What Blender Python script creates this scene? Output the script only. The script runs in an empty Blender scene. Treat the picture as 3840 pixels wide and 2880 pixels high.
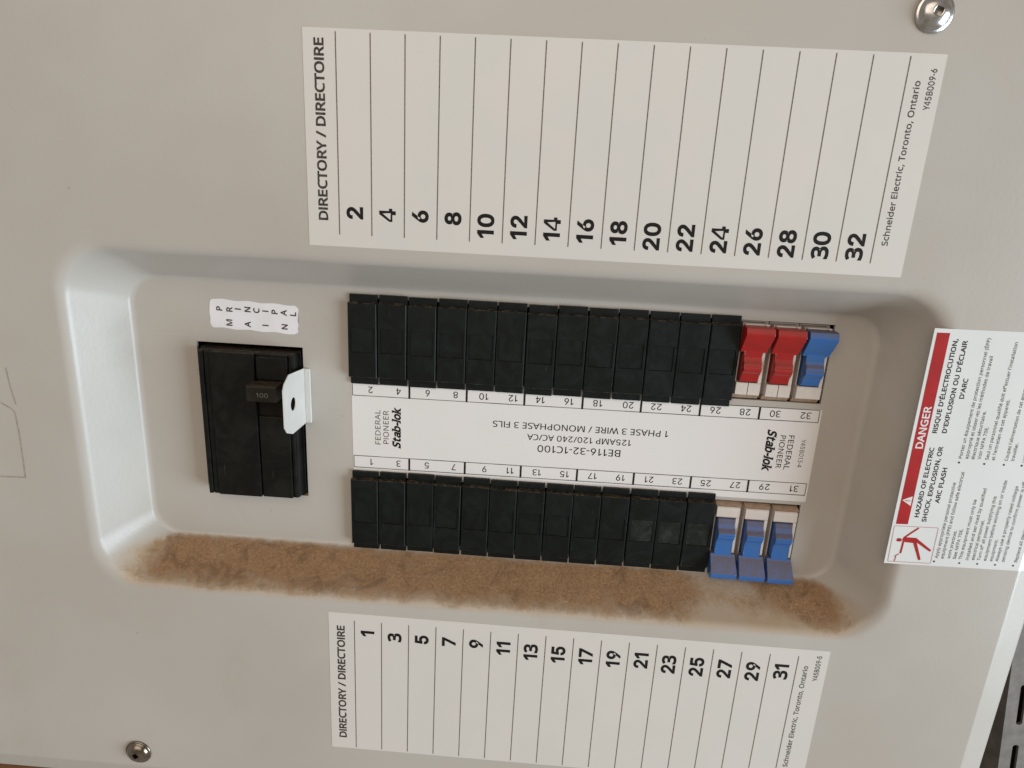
import bpy, bmesh, math, random
from mathutils import Vector, Matrix
from mathutils.geometry import delaunay_2d_cdt

# ------------------------------------------------------------------ camera, light, exposure
S = bpy.context.scene
COL = S.collection
MM = 0.001                                  # everything below is given in millimetres

def P(x, d, z):
    """x right, d towards the viewer, z up (mm) -> scene point (m)"""
    return Vector((x * MM, -d * MM, z * MM))

cam = bpy.data.cameras.new('camera')
cam_o = bpy.data.objects.new('camera', cam)
COL.objects.link(cam_o)
cam.sensor_width = 36.0
cam.lens = 2499.04 / 3840 * 36.0
cam.clip_start = 0.01
cam.clip_end = 50
R = ((0.9973286, -0.0494479, 0.0537638), (0.0624954, 0.9586630, -0.2775960), (-0.0378148, 0.2802145, 0.9591923))
right = Vector((R[0][0], R[0][2], -R[0][1]))
down = Vector((R[1][0], R[1][2], -R[1][1]))
fwd = Vector((R[2][0], R[2][2], -R[2][1]))
m = Matrix((right, -down, -fwd)).transposed().to_4x4()
m.translation = P(-19.62, 254.28, 104.13)
cam_o.matrix_world = m
S.camera = cam_o

world = bpy.data.worlds.new('World')
S.world = world
world.use_nodes = True
wn, wl = world.node_tree.nodes, world.node_tree.links
bg = wn['Background']
tc = wn.new('ShaderNodeTexCoord')
sep = wn.new('ShaderNodeSeparateXYZ')
wl.new(tc.outputs['Generated'], sep.inputs[0])
rmp = wn.new('ShaderNodeValToRGB')
mr = wn.new('ShaderNodeMapRange')
mr.inputs[1].default_value = -1
mr.inputs[2].default_value = 1
wl.new(sep.outputs['Z'], mr.inputs[0])
wl.new(mr.outputs[0], rmp.inputs[0])
rmp.color_ramp.elements[0].color = (0.60, 0.53, 0.46, 1)
rmp.color_ramp.elements[1].color = (0.60, 0.54, 0.47, 1)
wl.new(rmp.outputs[0], bg.inputs[0])
bg.inputs[1].default_value = 0.505

def area(name, loc, target, sx, sy, power, colour):
    l = bpy.data.lights.new(name, 'AREA')
    l.shape = 'RECTANGLE'; l.size = sx; l.size_y = sy
    l.energy = power; l.color = colour
    o = bpy.data.objects.new(name, l); COL.objects.link(o)
    o.location = loc
    o.rotation_euler = (Vector(target) - Vector(loc)).to_track_quat('-Z', 'Y').to_euler()
    return o
# daylight window to the right of the panel, slightly above; a warm room lamp on the left, in front and overhead
area('window_light', (2.05, -0.98, -0.30), (0, 0, 0), 1.3, 1.5, 61.0, (0.755, 0.895, 1.0))
area('room_light', (-0.35, -1.7, 0.9), (0, 0, 0), 1.8, 1.4, 13.5, (1.0, 0.86, 0.72))

S.view_settings.view_transform = 'Standard'
S.view_settings.look = 'None'
S.view_settings.exposure = 0.0
S.view_settings.gamma = 1.0

# ------------------------------------------------------------------ materials
def srgb(r, g, b):
    f = lambda c: (c / 255 / 12.92) if c / 255 <= 0.04045 else ((c / 255 + 0.055) / 1.055) ** 2.4
    return (f(r), f(g), f(b), 1)

class NT:
    def __init__(s, name):
        s.m = bpy.data.materials.new(name); s.m.use_nodes = True
        s.n, s.l = s.m.node_tree.nodes, s.m.node_tree.links
        s.b = s.n['Principled BSDF']
        s.tc = s.n.new('ShaderNodeTexCoord')
    def mapping(s, scale, rot=(0, 0, 0), src='Object'):
        mp = s.n.new('ShaderNodeMapping')
        mp.inputs['Scale'].default_value = scale; mp.inputs['Rotation'].default_value = rot
        s.l.new(s.tc.outputs[src], mp.inputs[0]); return mp.outputs[0]
    def noise(s, scale, detail=4, rough=0.6, vec=None, dist=0.0):
        n = s.n.new('ShaderNodeTexNoise')
        n.inputs['Scale'].default_value = scale; n.inputs['Detail'].default_value = detail
        n.inputs['Roughness'].default_value = rough; n.inputs['Distortion'].default_value = dist
        s.l.new(vec if vec is not None else s.tc.outputs['Object'], n.inputs['Vector'])
        return n.outputs[0]
    def math(s, op, a, b=None, clamp=False):
        n = s.n.new('ShaderNodeMath'); n.operation = op; n.use_clamp = clamp
        for i, v in enumerate((a, b)):
            if v is None: continue
            if isinstance(v, (int, float)): n.inputs[i].default_value = v
            else: s.l.new(v, n.inputs[i])
        return n.outputs[0]
    def rng(s, v, a, b, c=0.0, d=1.0, smooth=True):
        n = s.n.new('ShaderNodeMapRange')
        n.interpolation_type = 'SMOOTHSTEP' if smooth else 'LINEAR'
        s.l.new(v, n.inputs[0])
        for i, q in enumerate((a, b, c, d)): n.inputs[i + 1].default_value = q
        return n.outputs[0]
    def mix(s, f, a, b):
        n = s.n.new('ShaderNodeMix'); n.data_type = 'RGBA'
        if isinstance(f, (int, float)): n.inputs[0].default_value = f
        else: s.l.new(f, n.inputs[0])
        for i, v in ((6, a), (7, b)):
            if isinstance(v, tuple): n.inputs[i].default_value = v
            else: s.l.new(v, n.inputs[i])
        return n.outputs[2]
    def col(s, v):
        if isinstance(v, tuple): s.b.inputs['Base Color'].default_value = v
        else: s.l.new(v, s.b.inputs['Base Color'])
    def set(s, **k):
        for q, v in k.items():
            q = {'rough': 'Roughness', 'metal': 'Metallic', 'spec': 'Specular IOR Level', 'coat': 'Coat Weight', 'coatr': 'Coat Roughness'}[q]
            if isinstance(v, (int, float)): s.b.inputs[q].default_value = v
            else: s.l.new(v, s.b.inputs[q])
    def bump(s, h, strength, dist):
        n = s.n.new('ShaderNodeBump'); n.inputs['Strength'].default_value = strength; n.inputs['Distance'].default_value = dist
        s.l.new(h, n.inputs['Height']); s.l.new(n.outputs[0], s.b.inputs['Normal'])
    def xyz(s):
        n = s.n.new('ShaderNodeSeparateXYZ'); s.l.new(s.tc.outputs['Object'], n.inputs[0]); return n.outputs
    def nrm(s):
        g = s.n.new('ShaderNodeNewGeometry'); n = s.n.new('ShaderNodeSeparateXYZ'); s.l.new(g.outputs['Normal'], n.inputs[0]); return n.outputs

# painted steel of the cover, with the layer of brown dust that has settled on the ledge of the recess
k = NT('painted_steel')
x, y, z = k.xyz(); nx, ny, nz = k.nrm()
base = k.mix(k.rng(k.noise(9, 3), 0.3, 0.7), (0.448, 0.410, 0.366, 1), (0.482, 0.452, 0.410, 1))
speck = k.rng(k.noise(420, 2, 0.5), 0.765, 0.79)
base = k.mix(k.math('MULTIPLY', speck, 0.55), base, (0.12, 0.09, 0.06, 1))
scr = k.rng(k.noise(1, 2, 0.5, k.mapping((26, 26, 700), (0, 0.35, 0)), 0.6), 0.765, 0.79)
base = k.mix(k.math('MULTIPLY', scr, 0.16), base, (0.62, 0.60, 0.56, 1))
smg = k.rng(k.noise(14, 5, 0.65, dist=1.4), 0.56, 0.74)
base = k.mix(k.math('MULTIPLY', smg, 0.10), base, (0.30, 0.25, 0.19, 1))
up = k.rng(nz, 0.10, 0.62)
low = k.rng(z, -0.050, -0.058)
fine = k.noise(900, 5, 0.75, dist=0.8)
mott = k.noise(170, 5, 0.7, dist=1.0)
blot = k.noise(34, 5, 0.65, dist=0.8)
strk = k.noise(1, 5, 0.7, k.mapping((75, 75, 32)), 0.8)        # streaks running down the ledge
X = lambda a, b: k.rng(x, a, b)
leftend = X(-0.209, -0.180)
rightend = X(0.129, 0.112)
# thickness of the layer across the ledge: thick at the inner edge, thinning out towards the rim
acrs = k.rng(z, -0.0765, -0.0685)
inner = k.rng(k.math('ADD', z, k.math('MULTIPLY', k.math('SUBTRACT', blot, 0.5), 0.004)), -0.0596, -0.0638)
wipe = k.math('MULTIPLY', X(0.050, 0.064), k.rng(k.math('SUBTRACT', x, k.math('MULTIPLY', k.math('ADD', z, 0.068), -2.2)), 0.100, 0.086))
den = k.math('MULTIPLY', k.math('MULTIPLY', up, low), k.math('MULTIPLY', leftend, rightend))
den = k.math('MULTIPLY', den, k.math('ADD', 0.30, k.math('MULTIPLY', acrs, 0.80)))
den = k.math('MULTIPLY', den, inner)
den = k.math('SUBTRACT', den, k.math('MULTIPLY', wipe, 0.62))
def nz_(a, w): return k.math('MULTIPLY', k.math('SUBTRACT', a, 0.5), w)
rag = k.math('ADD', k.math('ADD', nz_(fine, 0.95), nz_(mott, 0.95)), k.math('ADD', nz_(blot, 0.70), nz_(strk, 0.95)))
thick = k.rng(k.math('ADD', den, rag), 0.15, 1.02)
film = k.math('MULTIPLY', k.math('MULTIPLY', k.rng(nz, 0.02, 0.55), low), k.math('MULTIPLY', k.rng(z, -0.0800, -0.0725), k.math('MULTIPLY', X(-0.209, -0.196), X(0.134, 0.118))))
film = k.math('MULTIPLY', film, k.rng(z, -0.0600, -0.0640))
film = k.math('MULTIPLY', film, k.rng(k.math('ADD', nz_(strk, 0.9), nz_(mott, 0.5)), -0.35, 0.30, 0.50, 0.95))
mask = k.math('MULTIPLY', thick, k.math('MULTIPLY', k.rng(nz, 0.05, 0.35), low))
dcol = k.mix(k.rng(k.math('ADD', k.math('MULTIPLY', fine, 0.8), k.math('MULTIPLY', mott, 0.2)), 0.34, 0.66), (0.205, 0.105, 0.043, 1), (0.395, 0.235, 0.120, 1))
dcol = k.mix(k.math('MULTIPLY', k.rng(k.noise(75, 5, 0.7, dist=1.0), 0.50, 0.64), 0.6), dcol, (0.135, 0.066, 0.026, 1))
fib = k.rng(k.noise(1, 3, 0.6, k.mapping((900, 900, 210), (0, 0.9, 0)), 3.0), 0.62, 0.68)
fib = k.math('MAXIMUM', fib, k.rng(k.noise(1, 3, 0.6, k.mapping((260, 260, 950), (0, -0.5, 0)), 3.0), 0.64, 0.69))
fib = k.math('MULTIPLY', fib, k.rng(k.noise(60, 3, 0.5), 0.42, 0.60))
dcol = k.mix(k.math('MULTIPLY', fib, 0.7), dcol, (0.56, 0.41, 0.26, 1))
base = k.mix(k.math('MULTIPLY', film, 0.9), base, (0.44, 0.310, 0.185, 1))
k.col(k.mix(k.math('MULTIPLY', mask, 0.93), base, dcol))
k.set(rough=k.math('ADD', k.rng(k.noise(22, 4, 0.6), 0.3, 0.7, 0.29, 0.37), k.math('MULTIPLY', mask, 0.5)), spec=0.5)
k.bump(k.math('ADD', k.math('MULTIPLY', k.noise(650, 2, 0.5), 0.35), k.math('MULTIPLY', k.math('MULTIPLY', fine, mask), 2.2)), 0.5, 0.00022)
STEEL = k.m

def simple(name, c, c2=None, scale=300, rough=0.5, spec=0.5, bump=0.0, metal=0.0, coat=0.0, det=4):
    k = NT(name)
    if c2:
        k.col(k.mix(k.rng(k.noise(scale, det), 0.35, 0.65), c, c2))
    else: k.col(c)
    k.set(rough=rough, spec=spec, metal=metal, coat=coat)
    if bump: k.bump(k.noise(scale, det), bump, 0.0001)
    return k.m

PAPER = simple('matt_label_film', (0.655, 0.615, 0.575, 1), (0.635, 0.610, 0.568, 1), 28, 0.42, 0.4, 0.15)
PAPERC = simple('white_label_film', (0.760, 0.720, 0.705, 1), (0.735, 0.715, 0.695, 1), 24, 0.40, 0.4, 0.15)
GLOSS = simple('glossy_label_film', (0.70, 0.715, 0.71, 1), (0.74, 0.75, 0.745, 1), 25, 0.22, 0.5, 0.25)
STICK = simple('white_sticker', (0.80, 0.77, 0.79, 1), (0.74, 0.72, 0.73, 1), 90, 0.35, 0.5, 0.6)
INK = simple('black_ink', (0.012, 0.011, 0.011, 1), (0.014, 0.012, 0.011, 1), 500, 0.55, 0.15)
INKS = simple('faded_black_ink', (0.026, 0.022, 0.020, 1), (0.085, 0.072, 0.064, 1), 900, 0.5, 0.2)
INKM = simple('thin_grey_ink', (0.045, 0.040, 0.038, 1), (0.11, 0.10, 0.09, 1), 700, 0.5, 0.3)
RULE = simple('grey_rule_ink', (0.085, 0.065, 0.050, 1), (0.20, 0.165, 0.135, 1), 1100, 0.5, 0.3)
RULEC = simple('grey_frame_ink', (0.06, 0.05, 0.045, 1), (0.22, 0.19, 0.17, 1), 60, 0.5, 0.3)
REDINK = simple('red_ink', (0.40, 0.010, 0.009, 1), (0.34, 0.008, 0.008, 1), 120, 0.35, 0.3)
PINKINK = simple('pale_red_ink', (0.52, 0.26, 0.26, 1), None, 1, 0.3)
WHITEINK = simple('white_lettering', (0.74, 0.70, 0.70, 1), None, 1, 0.3)
MOULD = simple('moulded_lettering', (0.17, 0.16, 0.135, 1), None, 1, 0.6)

def plastic(name, dark, light, dust, steps):
    """black plastic, rubbed and dusty; 'steps' = local heights (m) where dust sits in the corner"""
    k = NT(name)
    x, y, z = k.xyz(); nx, ny, nz = k.nrm()
    oi = k.n.new('ShaderNodeObjectInfo')
    off = k.n.new('ShaderNodeVectorMath'); off.operation = 'ADD'
    k.l.new(k.tc.outputs['Object'], off.inputs[0])
    cmb = k.n.new('ShaderNodeCombineXYZ')
    k.l.new(oi.outputs['Random'], cmb.inputs[0]); k.l.new(oi.outputs['Random'], cmb.inputs[2])
    k.l.new(cmb.outputs[0], off.inputs[1])
    v = off.outputs[0]
    smear = k.rng(k.noise(95, 5, 0.7, v, 1.0), 0.38, 0.68)
    c = k.mix(smear, dark, light)
    mp = k.n.new('ShaderNodeMapping'); mp.inputs['Scale'].default_value = (1300, 1300, 60); mp.inputs['Rotation'].default_value = (0, 0.7, 0)
    k.l.new(v, mp.inputs[0])
    scr = k.rng(k.noise(1, 2, 0.5, mp.outputs[0], 0.5), 0.73, 0.78)
    c = k.mix(k.math('MULTIPLY', scr, 0.6), c, (0.06, 0.065, 0.055, 1))
    dm = k.math('MULTIPLY', k.rng(nz, 0.5, 0.9), k.rng(k.noise(500, 3, 0.6, v), 0.36, 0.6))
    if steps:
        az = k.math('ABSOLUTE', z)
        line = k.rng(k.math('ABSOLUTE', k.math('SUBTRACT', az, steps)), 0.00042, 0.0)
        line = k.math('MULTIPLY', line, k.rng(k.noise(330, 3, 0.6, v), 0.50, 0.60))
        dm = k.math('MAXIMUM', k.math('MULTIPLY', dm, 0.45), k.math('MULTIPLY', line, 0.8))
    c = k.mix(k.math('MULTIPLY', dm, 0.75), c, dust)
    k.col(c)
    k.set(rough=k.math('ADD', 0.42, k.math('MULTIPLY', smear, 0.14)), spec=0.20)
    k.bump(k.noise(1500, 2, 0.5, v), 0.3, 0.00006)
    return k.m
BLACK = plastic('black_filler_plastic', (0.0052, 0.0070, 0.0063, 1), (0.0080, 0.0108, 0.0102, 1), (0.14, 0.095, 0.055, 1), 0.0163)
BLACKM = plastic('black_breaker_plastic', (0.0045, 0.0045, 0.0038, 1), (0.0095, 0.0098, 0.0082, 1), (0.055, 0.036, 0.022, 1), None)
BROWNH = plastic('dark_brown_plastic', (0.017, 0.0145, 0.0105, 1), (0.027, 0.023, 0.017, 1), (0.10, 0.075, 0.05, 1), None)
CREAM = simple('cream_plastic', (0.60, 0.53, 0.475, 1), (0.65, 0.585, 0.53, 1), 150, 0.5, 0.4, 0.2)
CREAMD = simple('dusty_tan_plastic', (0.36, 0.235, 0.155, 1), (0.44, 0.32, 0.235, 1), 400, 0.65, 0.3, 0.3)
def dusty(name, c, c2, dust, amt, rough=0.24):
    k = NT(name)
    nx, ny, nz = k.nrm()
    col = k.mix(k.rng(k.noise(260, 4), 0.35, 0.65), c, c2)
    dn = k.math('MULTIPLY', k.rng(nz, 0.12, 0.55), k.rng(k.noise(600, 4, 0.7), 0.25, 0.6, 0.55, 1.0))
    dn = k.math('MULTIPLY', dn, amt)
    k.col(k.mix(dn, col, dust)); k.set(rough=k.math('ADD', rough, k.math('MULTIPLY', dn, 0.5)), spec=0.5)
    k.bump(k.noise(500, 3), 0.25, 0.0001)
    return k.m
REDP = dusty('red_plastic', (0.385, 0.013, 0.012, 1), (0.32, 0.015, 0.013, 1), (0.20, 0.09, 0.065, 1), 0.30)
BLUEP = dusty('blue_plastic', (0.035, 0.135, 0.41, 1), (0.045, 0.140, 0.36, 1), (0.120, 0.088, 0.092, 1), 0.92)
GAP = simple('dark_interior', (0.006, 0.005, 0.004, 1), (0.012, 0.009, 0.007, 1), 100, 0.8, 0.2)
WHITEP = simple('white_coated_steel', (0.66, 0.64, 0.60, 1), (0.62, 0.60, 0.56, 1), 120, 0.35, 0.5, 0.15)
ZINC = simple('zinc_plated_steel', (0.60, 0.60, 0.60, 1), (0.42, 0.40, 0.37, 1), 260, 0.22, 0.5, 0.35, 1.0)
ZINCD = simple('tarnished_zinc', (0.32, 0.28, 0.23, 1), (0.18, 0.15, 0.12, 1), 300, 0.22, 0.5, 0.3, 1.0)
k = NT('varnished_wood')
gr = k.noise(1, 5, 0.65, k.mapping((8, 60, 160)), 1.5)
k.col(k.mix(k.rng(gr, 0.35, 0.65), (0.085, 0.028, 0.007, 1), (0.16, 0.06, 0.016, 1))); k.set(rough=0.45)
WOOD = k.m
WALLM = simple('dark_wall_paint', (0.075, 0.062, 0.052, 1), (0.11, 0.092, 0.078, 1), 14, 0.8, 0.3)
GALV = simple('galvanised_steel', (0.16, 0.145, 0.13, 1), (0.22, 0.20, 0.18, 1), 60, 0.6, 0.4, 0.3, 0.2)

# ------------------------------------------------------------------ helpers
def link(name, me, mat, parent=None, loc=None, smooth=False):
    if mat: me.materials.append(mat)
    o = bpy.data.objects.new(name, me); COL.objects.link(o)
    if parent: o.parent = parent
    if loc is not None: o.location = loc
    if smooth:
        for f in me.polygons: f.use_smooth = True
    return o

def finish(bm, name):
    bmesh.ops.recalc_face_normals(bm, faces=bm.faces)
    me = bpy.data.meshes.new(name); bm.to_mesh(me); bm.free(); return me

def tag(o, label, cat, group=None):
    o['label'] = label; o['category'] = cat
    if group: o['group'] = group
    return o

def empty(name, x, d, z):
    o = bpy.data.objects.new(name, None); COL.objects.link(o)
    o.empty_display_size = 0.005; o.location = P(x, d, z); return o

def box(bm, x0, x1, d0, d1, z0, z1, bev=0.0):
    vs = [bm.verts.new(P(x, d, z)) for x in (x0, x1) for d in (d0, d1) for z in (z0, z1)]
    fs = [bm.faces.new([vs[i] for i in q]) for q in ((0, 1, 3, 2), (4, 6, 7, 5), (0, 4, 5, 1), (2, 3, 7, 6), (0, 2, 6, 4), (1, 5, 7, 3))]
    if bev:
        es = list({e for f in fs for e in f.edges})
        bmesh.ops.recalc_face_normals(bm, faces=fs)
        bmesh.ops.bevel(bm, geom=es, offset=bev * MM, segments=2, affect='EDGES', profile=0.5)
    return bm

def rrect(x0, x1, z0, z1, r, n=14):
    out = []
    for cx, cz, a0 in ((x1 - r, z1 - r, 0), (x0 + r, z1 - r, 90), (x0 + r, z0 + r, 180), (x1 - r, z0 + r, 270)):
        for i in range(n + 1):
            a = math.radians(a0 + 90 * i / n)
            out.append((cx + r * math.cos(a), cz + r * math.sin(a)))
    return out

def cdt_fill(bm, outer, holes, d, existing=None):
    """flat face set at depth d bounded by outer loop with holes; returns vertex lists for the loops"""
    pts, edges, loops = [], [], []
    for lp in [outer] + holes:
        s = len(pts); pts += [Vector(q) for q in lp]
        edges += [(s + i, s + (i + 1) % len(lp)) for i in range(len(lp))]
        loops.append((s, len(lp)))
    v, e, f, ov, oe, of = delaunay_2d_cdt(pts, edges, [], 1, 1e-6)
    vmap = {}
    for ni, srcs in enumerate(ov):
        for s_ in srcs: vmap[s_] = ni
    def inside(poly, x, z):
        c = False
        for i in range(len(poly)):
            (xa, za), (xb, zb) = poly[i], poly[i - 1]
            if (za > z) != (zb > z) and x < (xb - xa) * (z - za) / (zb - za) + xa: c = not c
        return c
    bv = [bm.verts.new(P(q.x, d, q.y)) for q in v]
    for t_ in f:
        cx = sum(v[i].x for i in t_) / 3; cz = sum(v[i].y for i in t_) / 3
        if not inside(outer, cx, cz) or any(inside(h, cx, cz) for h in holes): continue
        bm.faces.new([bv[i] for i in t_])
    return [[bv[vmap[s + i]] for i in range(n)] for s, n in loops]

def bridge(bm, a, b, smooth=True):
    n = len(a)
    for i in range(n):
        f = bm.faces.new((a[i], a[(i + 1) % n], b[(i + 1) % n], b[i])); f.smooth = smooth

# ------------------------------------------------------------------ the setting behind the panel
bm = bmesh.new(); box(bm, -900, 1200, -420, -400, -1100, 700)
o = link('wall', finish(bm, 'wall'), WALLM); o['kind'] = 'structure'

bm = bmesh.new(); box(bm, -520, 120, -78, -60, -420, 330, 1.0)
tag(link('wooden_backboard', finish(bm, 'wooden_backboard'), WOOD), 'orange brown wooden board under the lower left corner of the grey panel', 'board')

# slotted steel strut, far behind the right edge of the panel
st = empty('slotted_strut', 415, -250, -363)
st.rotation_euler = (0, math.radians(-8), 0)
def loc_mesh(fn, name, mat, parent):
    bm = bmesh.new(); fn(bm); return link(name, finish(bm, name), mat, parent)
def face_plate(bm):
    outer = [(0, -200), (34, -200), (34, 230), (0, 230)]
    holes = []
    for kz in range(-3, 4):
        c = kz * 64 - 9
        holes.append([(q[0], q[1]) for q in rrect(10, 15.4, c - 20, c + 22, 2.2, 4)])
    top = cdt_fill(bm, outer, holes, 0); bot = cdt_fill(bm, outer, holes, -2.5)
    for a, b in zip(top, bot): bridge(bm, a, b, False)
loc_mesh(face_plate, 'slotted_face', GALV, st)
bm = bmesh.new(); box(bm, 0.2, 2.5, -40, -2.6, -200, 230); link('side_flange', finish(bm, 'side_flange'), GALV, st)
bm = bmesh.new(); box(bm, 31.5, 33.8, -40, -2.6, -200, 230); link('side_flange', finish(bm, 'side_flange'), GALV, st)
bm = bmesh.new(); box(bm, 2.7, 31.3, -39.8, -37.8, -200, 230); link('back_web', finish(bm, 'back_web'), GAP, st)
tag(st, 'grey steel strut with long slots behind the lower right edge of the panel', 'strut')

# ------------------------------------------------------------------ enclosure box and cover
FL = -24.1                                  # depth of the recess floor
XL, XR, ZT, ZB = -210.6, 133.6, 74.5, -74.5
bx = empty('panel_box', 0, 0, 0)
bm = bmesh.new()
box(bm, -338, 186, -58, -56, -180, 180); link('back_plate', finish(bm, 'back_plate'), GAP, bx)
for nm, a in (('side_wall', (-340, -338.2, -58, -7, -180, 180)), ('side_wall', (186.2, 188, -58, -7, -180, 180)),
              ('side_wall', (-338, 186, -56, -7, 180.2, 182)), ('side_wall', (-338, 186, -56, -7, -182, -180.2))):
    bm = bmesh.new(); box(bm, *a); link(nm, finish(bm, nm), STEEL, bx)
tag(bx, 'dark steel box behind the grey cover, seen as black gaps around the breakers', 'electrical box')

bm = bmesh.new()
prof = []
th = math.atan2(-FL, 13.2)                   # slope of the recess wall
def fillet(cx, cd, a_in, a_out, r, n=7):
    """corner at (cx, cd) between directions a_in -> a_out (angles), radius r"""
    tl = r * math.tan(abs(a_out - a_in) / 2)
    s0 = (cx - tl * math.cos(a_in), cd + tl * math.sin(-a_in) * -1 * -1)
    out = []
    sgn = 1 if a_out > a_in else -1
    px, pd = cx - tl * math.cos(a_in), cd - tl * math.sin(a_in)
    nxv, ndv = -math.sin(a_in) * sgn, math.cos(a_in) * sgn
    ox, od = px + nxv * r, pd + ndv * r
    for i in range(n + 1):
        a = a_in + (a_out - a_in) * i / n
        out.append((ox + math.sin(a) * sgn * r, od - math.cos(a) * sgn * r))
    return out
prof += [(-4.6, 0)] + fillet(0, 0, 0, -th, 5.5) + fillet(13.2, FL, -th, 0, 3.2) + [(16.4, FL)]
def rl(o): return rrect(XL + o, XR - o, ZB + o, ZT - o, 21 - 0.62 * max(0.0, o))
CX0, CX1, CZ = -330.0, 184.0, 178.5
def orect(e, d): return [(CX0 - e, -CZ - e), (CX1 + e, -CZ - e), (CX1 + e, CZ + e), (CX0 - e, CZ + e)]
loops = cdt_fill(bm, orect(-0.6, 0), [rl(prof[0][0])], 0)
prev = loops[0]
for e, d in ((0, -0.02), (0.9, -0.3), (12.0, -5.0), (12.9, -5.6), (13.3, -6.6), (13.3, -26)):
    cur = [bm.verts.new(P(q[0], d, q[1])) for q in orect(e, d)]
    bridge(bm, prev, cur, False); prev = cur
prev = loops[1]
for o_, d in prof[1:]:
    cur = [bm.verts.new(P(q[0], d, q[1])) for q in rl(o_)]
    bridge(bm, prev, cur); prev = cur
OPEN = [(-170, -122.7, -37.6, 33.4), (-98.5, 101.9, 22.4, 56.9), (-98.5, 101.6, -58.2, -25.2)]
rects = [[(a, c), (b, c), (b, e), (a, e)] for a, b, c, e in OPEN]
inner = rl(prof[-1][0])
fl_loops = cdt_fill(bm, inner, rects, FL)
for a, b in zip(prev, fl_loops[0]):
    b.co = a.co
for lp in fl_loops[1:]:
    back = [bm.verts.new(v.co + P(0, -1.4, 0)) for v in lp]
    bridge(bm, lp, back, False)
bmesh.ops.remove_doubles(bm, verts=bm.verts, dist=1e-7)
bmesh.ops.recalc_face_normals(bm, faces=bm.faces)
me = bpy.data.meshes.new('panel_cover'); bm.to_mesh(me); bm.free()
cover = link('panel_cover', me, STEEL)
tag(cover, 'grey painted steel panel cover with a dished recess and brown dust on its ledge', 'panel cover')
# outline of a knock-out scored into the steel near the left edge
bm = bmesh.new()
def ribbon(bm, pts, w, d, h=0.0):
    for i in range(len(pts) - 1):
        a = Vector(pts[i]); b = Vector(pts[i + 1]); t = (b - a).normalized(); n = Vector((-t.y, t.x)) * w / 2
        e = t * (w * 0.35)
        q = [a - n - e, b - n + e, b + n + e, a + n - e]
        bm.faces.new([bm.verts.new(P(c.x, d + h * i, c.y)) for c in q])
ribbon(bm, [(-238.65, 23.1), (-238.1, 15), (-236.9, 7.6)], 0.55, 0.05, 0.004)
link('scored_line', finish(bm, 'scored_line'), simple('worn_score', (0.29, 0.25, 0.20, 1), (0.38, 0.34, 0.29, 1), 500, 0.6), cover)
bm = bmesh.new()
ribbon(bm, [(-244.5, 8.4), (-239.2, 5.4), (-237.9, 3.6), (-237.6, -8), (-238.1, -25.9), (-250.0, -26.3)], 0.6, 0.05, 0.004)
link('scored_line', finish(bm, 'scored_line'), bpy.data.materials['worn_score'], cover)

# lock-out tab welded beside the main breaker
bm = bmesh.new()
tabz = [(-24.1, -1.0), (-24.1, 24.2), (-5.5, 26.2), (-0.4, 23.8), (1.5, 21.2), (1.5, 5.2), (-0.9, 2.2), (-7, -0.4)]
# shape with a hole: fan of quads between the outline and a circle
hc, hr, N = (-9.0, 12.4), 2.9, 32
def ray_out(a):
    dx, dz = math.cos(a), math.sin(a); best = 1e9
    for i in range(len(tabz)):
        (xa, za), (xb, zb) = tabz[i], tabz[(i + 1) % len(tabz)]
        ex, ez = xb - xa, zb - za; det = dx * ez - dz * ex
        if abs(det) < 1e-9: continue
        tt = ((xa - hc[0]) * ez - (za - hc[1]) * ex) / det
        uu = ((xa - hc[0]) * dz - (za - hc[1]) * dx) / det
        if tt > 0 and -1e-6 <= uu <= 1 + 1e-6: best = min(best, tt)
    return best
angs = sorted([2 * math.pi * i / N for i in range(N)] + [math.atan2(z_ - hc[1], x_ - hc[0]) % (2 * math.pi) for x_, z_ in tabz])
tx = -122.4
rings = {}
for side, xx in ((0, tx), (1, tx + 0.35)):
    rings[side] = ([bm.verts.new(P(xx, hc[0] + hr * math.cos(a), hc[1] + hr * math.sin(a))) for a in angs],
                   [bm.verts.new(P(xx, hc[0] + ray_out(a) * math.cos(a), hc[1] + ray_out(a) * math.sin(a))) for a in angs])
    bridge(bm, rings[side][0], rings[side][1], False)
bridge(bm, rings[0][0], rings[1][0], False); bridge(bm, rings[0][1], rings[1][1], False)
bmesh.ops.remove_doubles(bm, verts=bm.verts, dist=1e-7)
box(bm, tx + 0.30, tx + 2.9, FL + 0.05, FL + 1.2, -1.0, 24.2, 0.35)
link('lock_tab', finish(bm, 'lock_tab'), WHITEP, cover)

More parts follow.
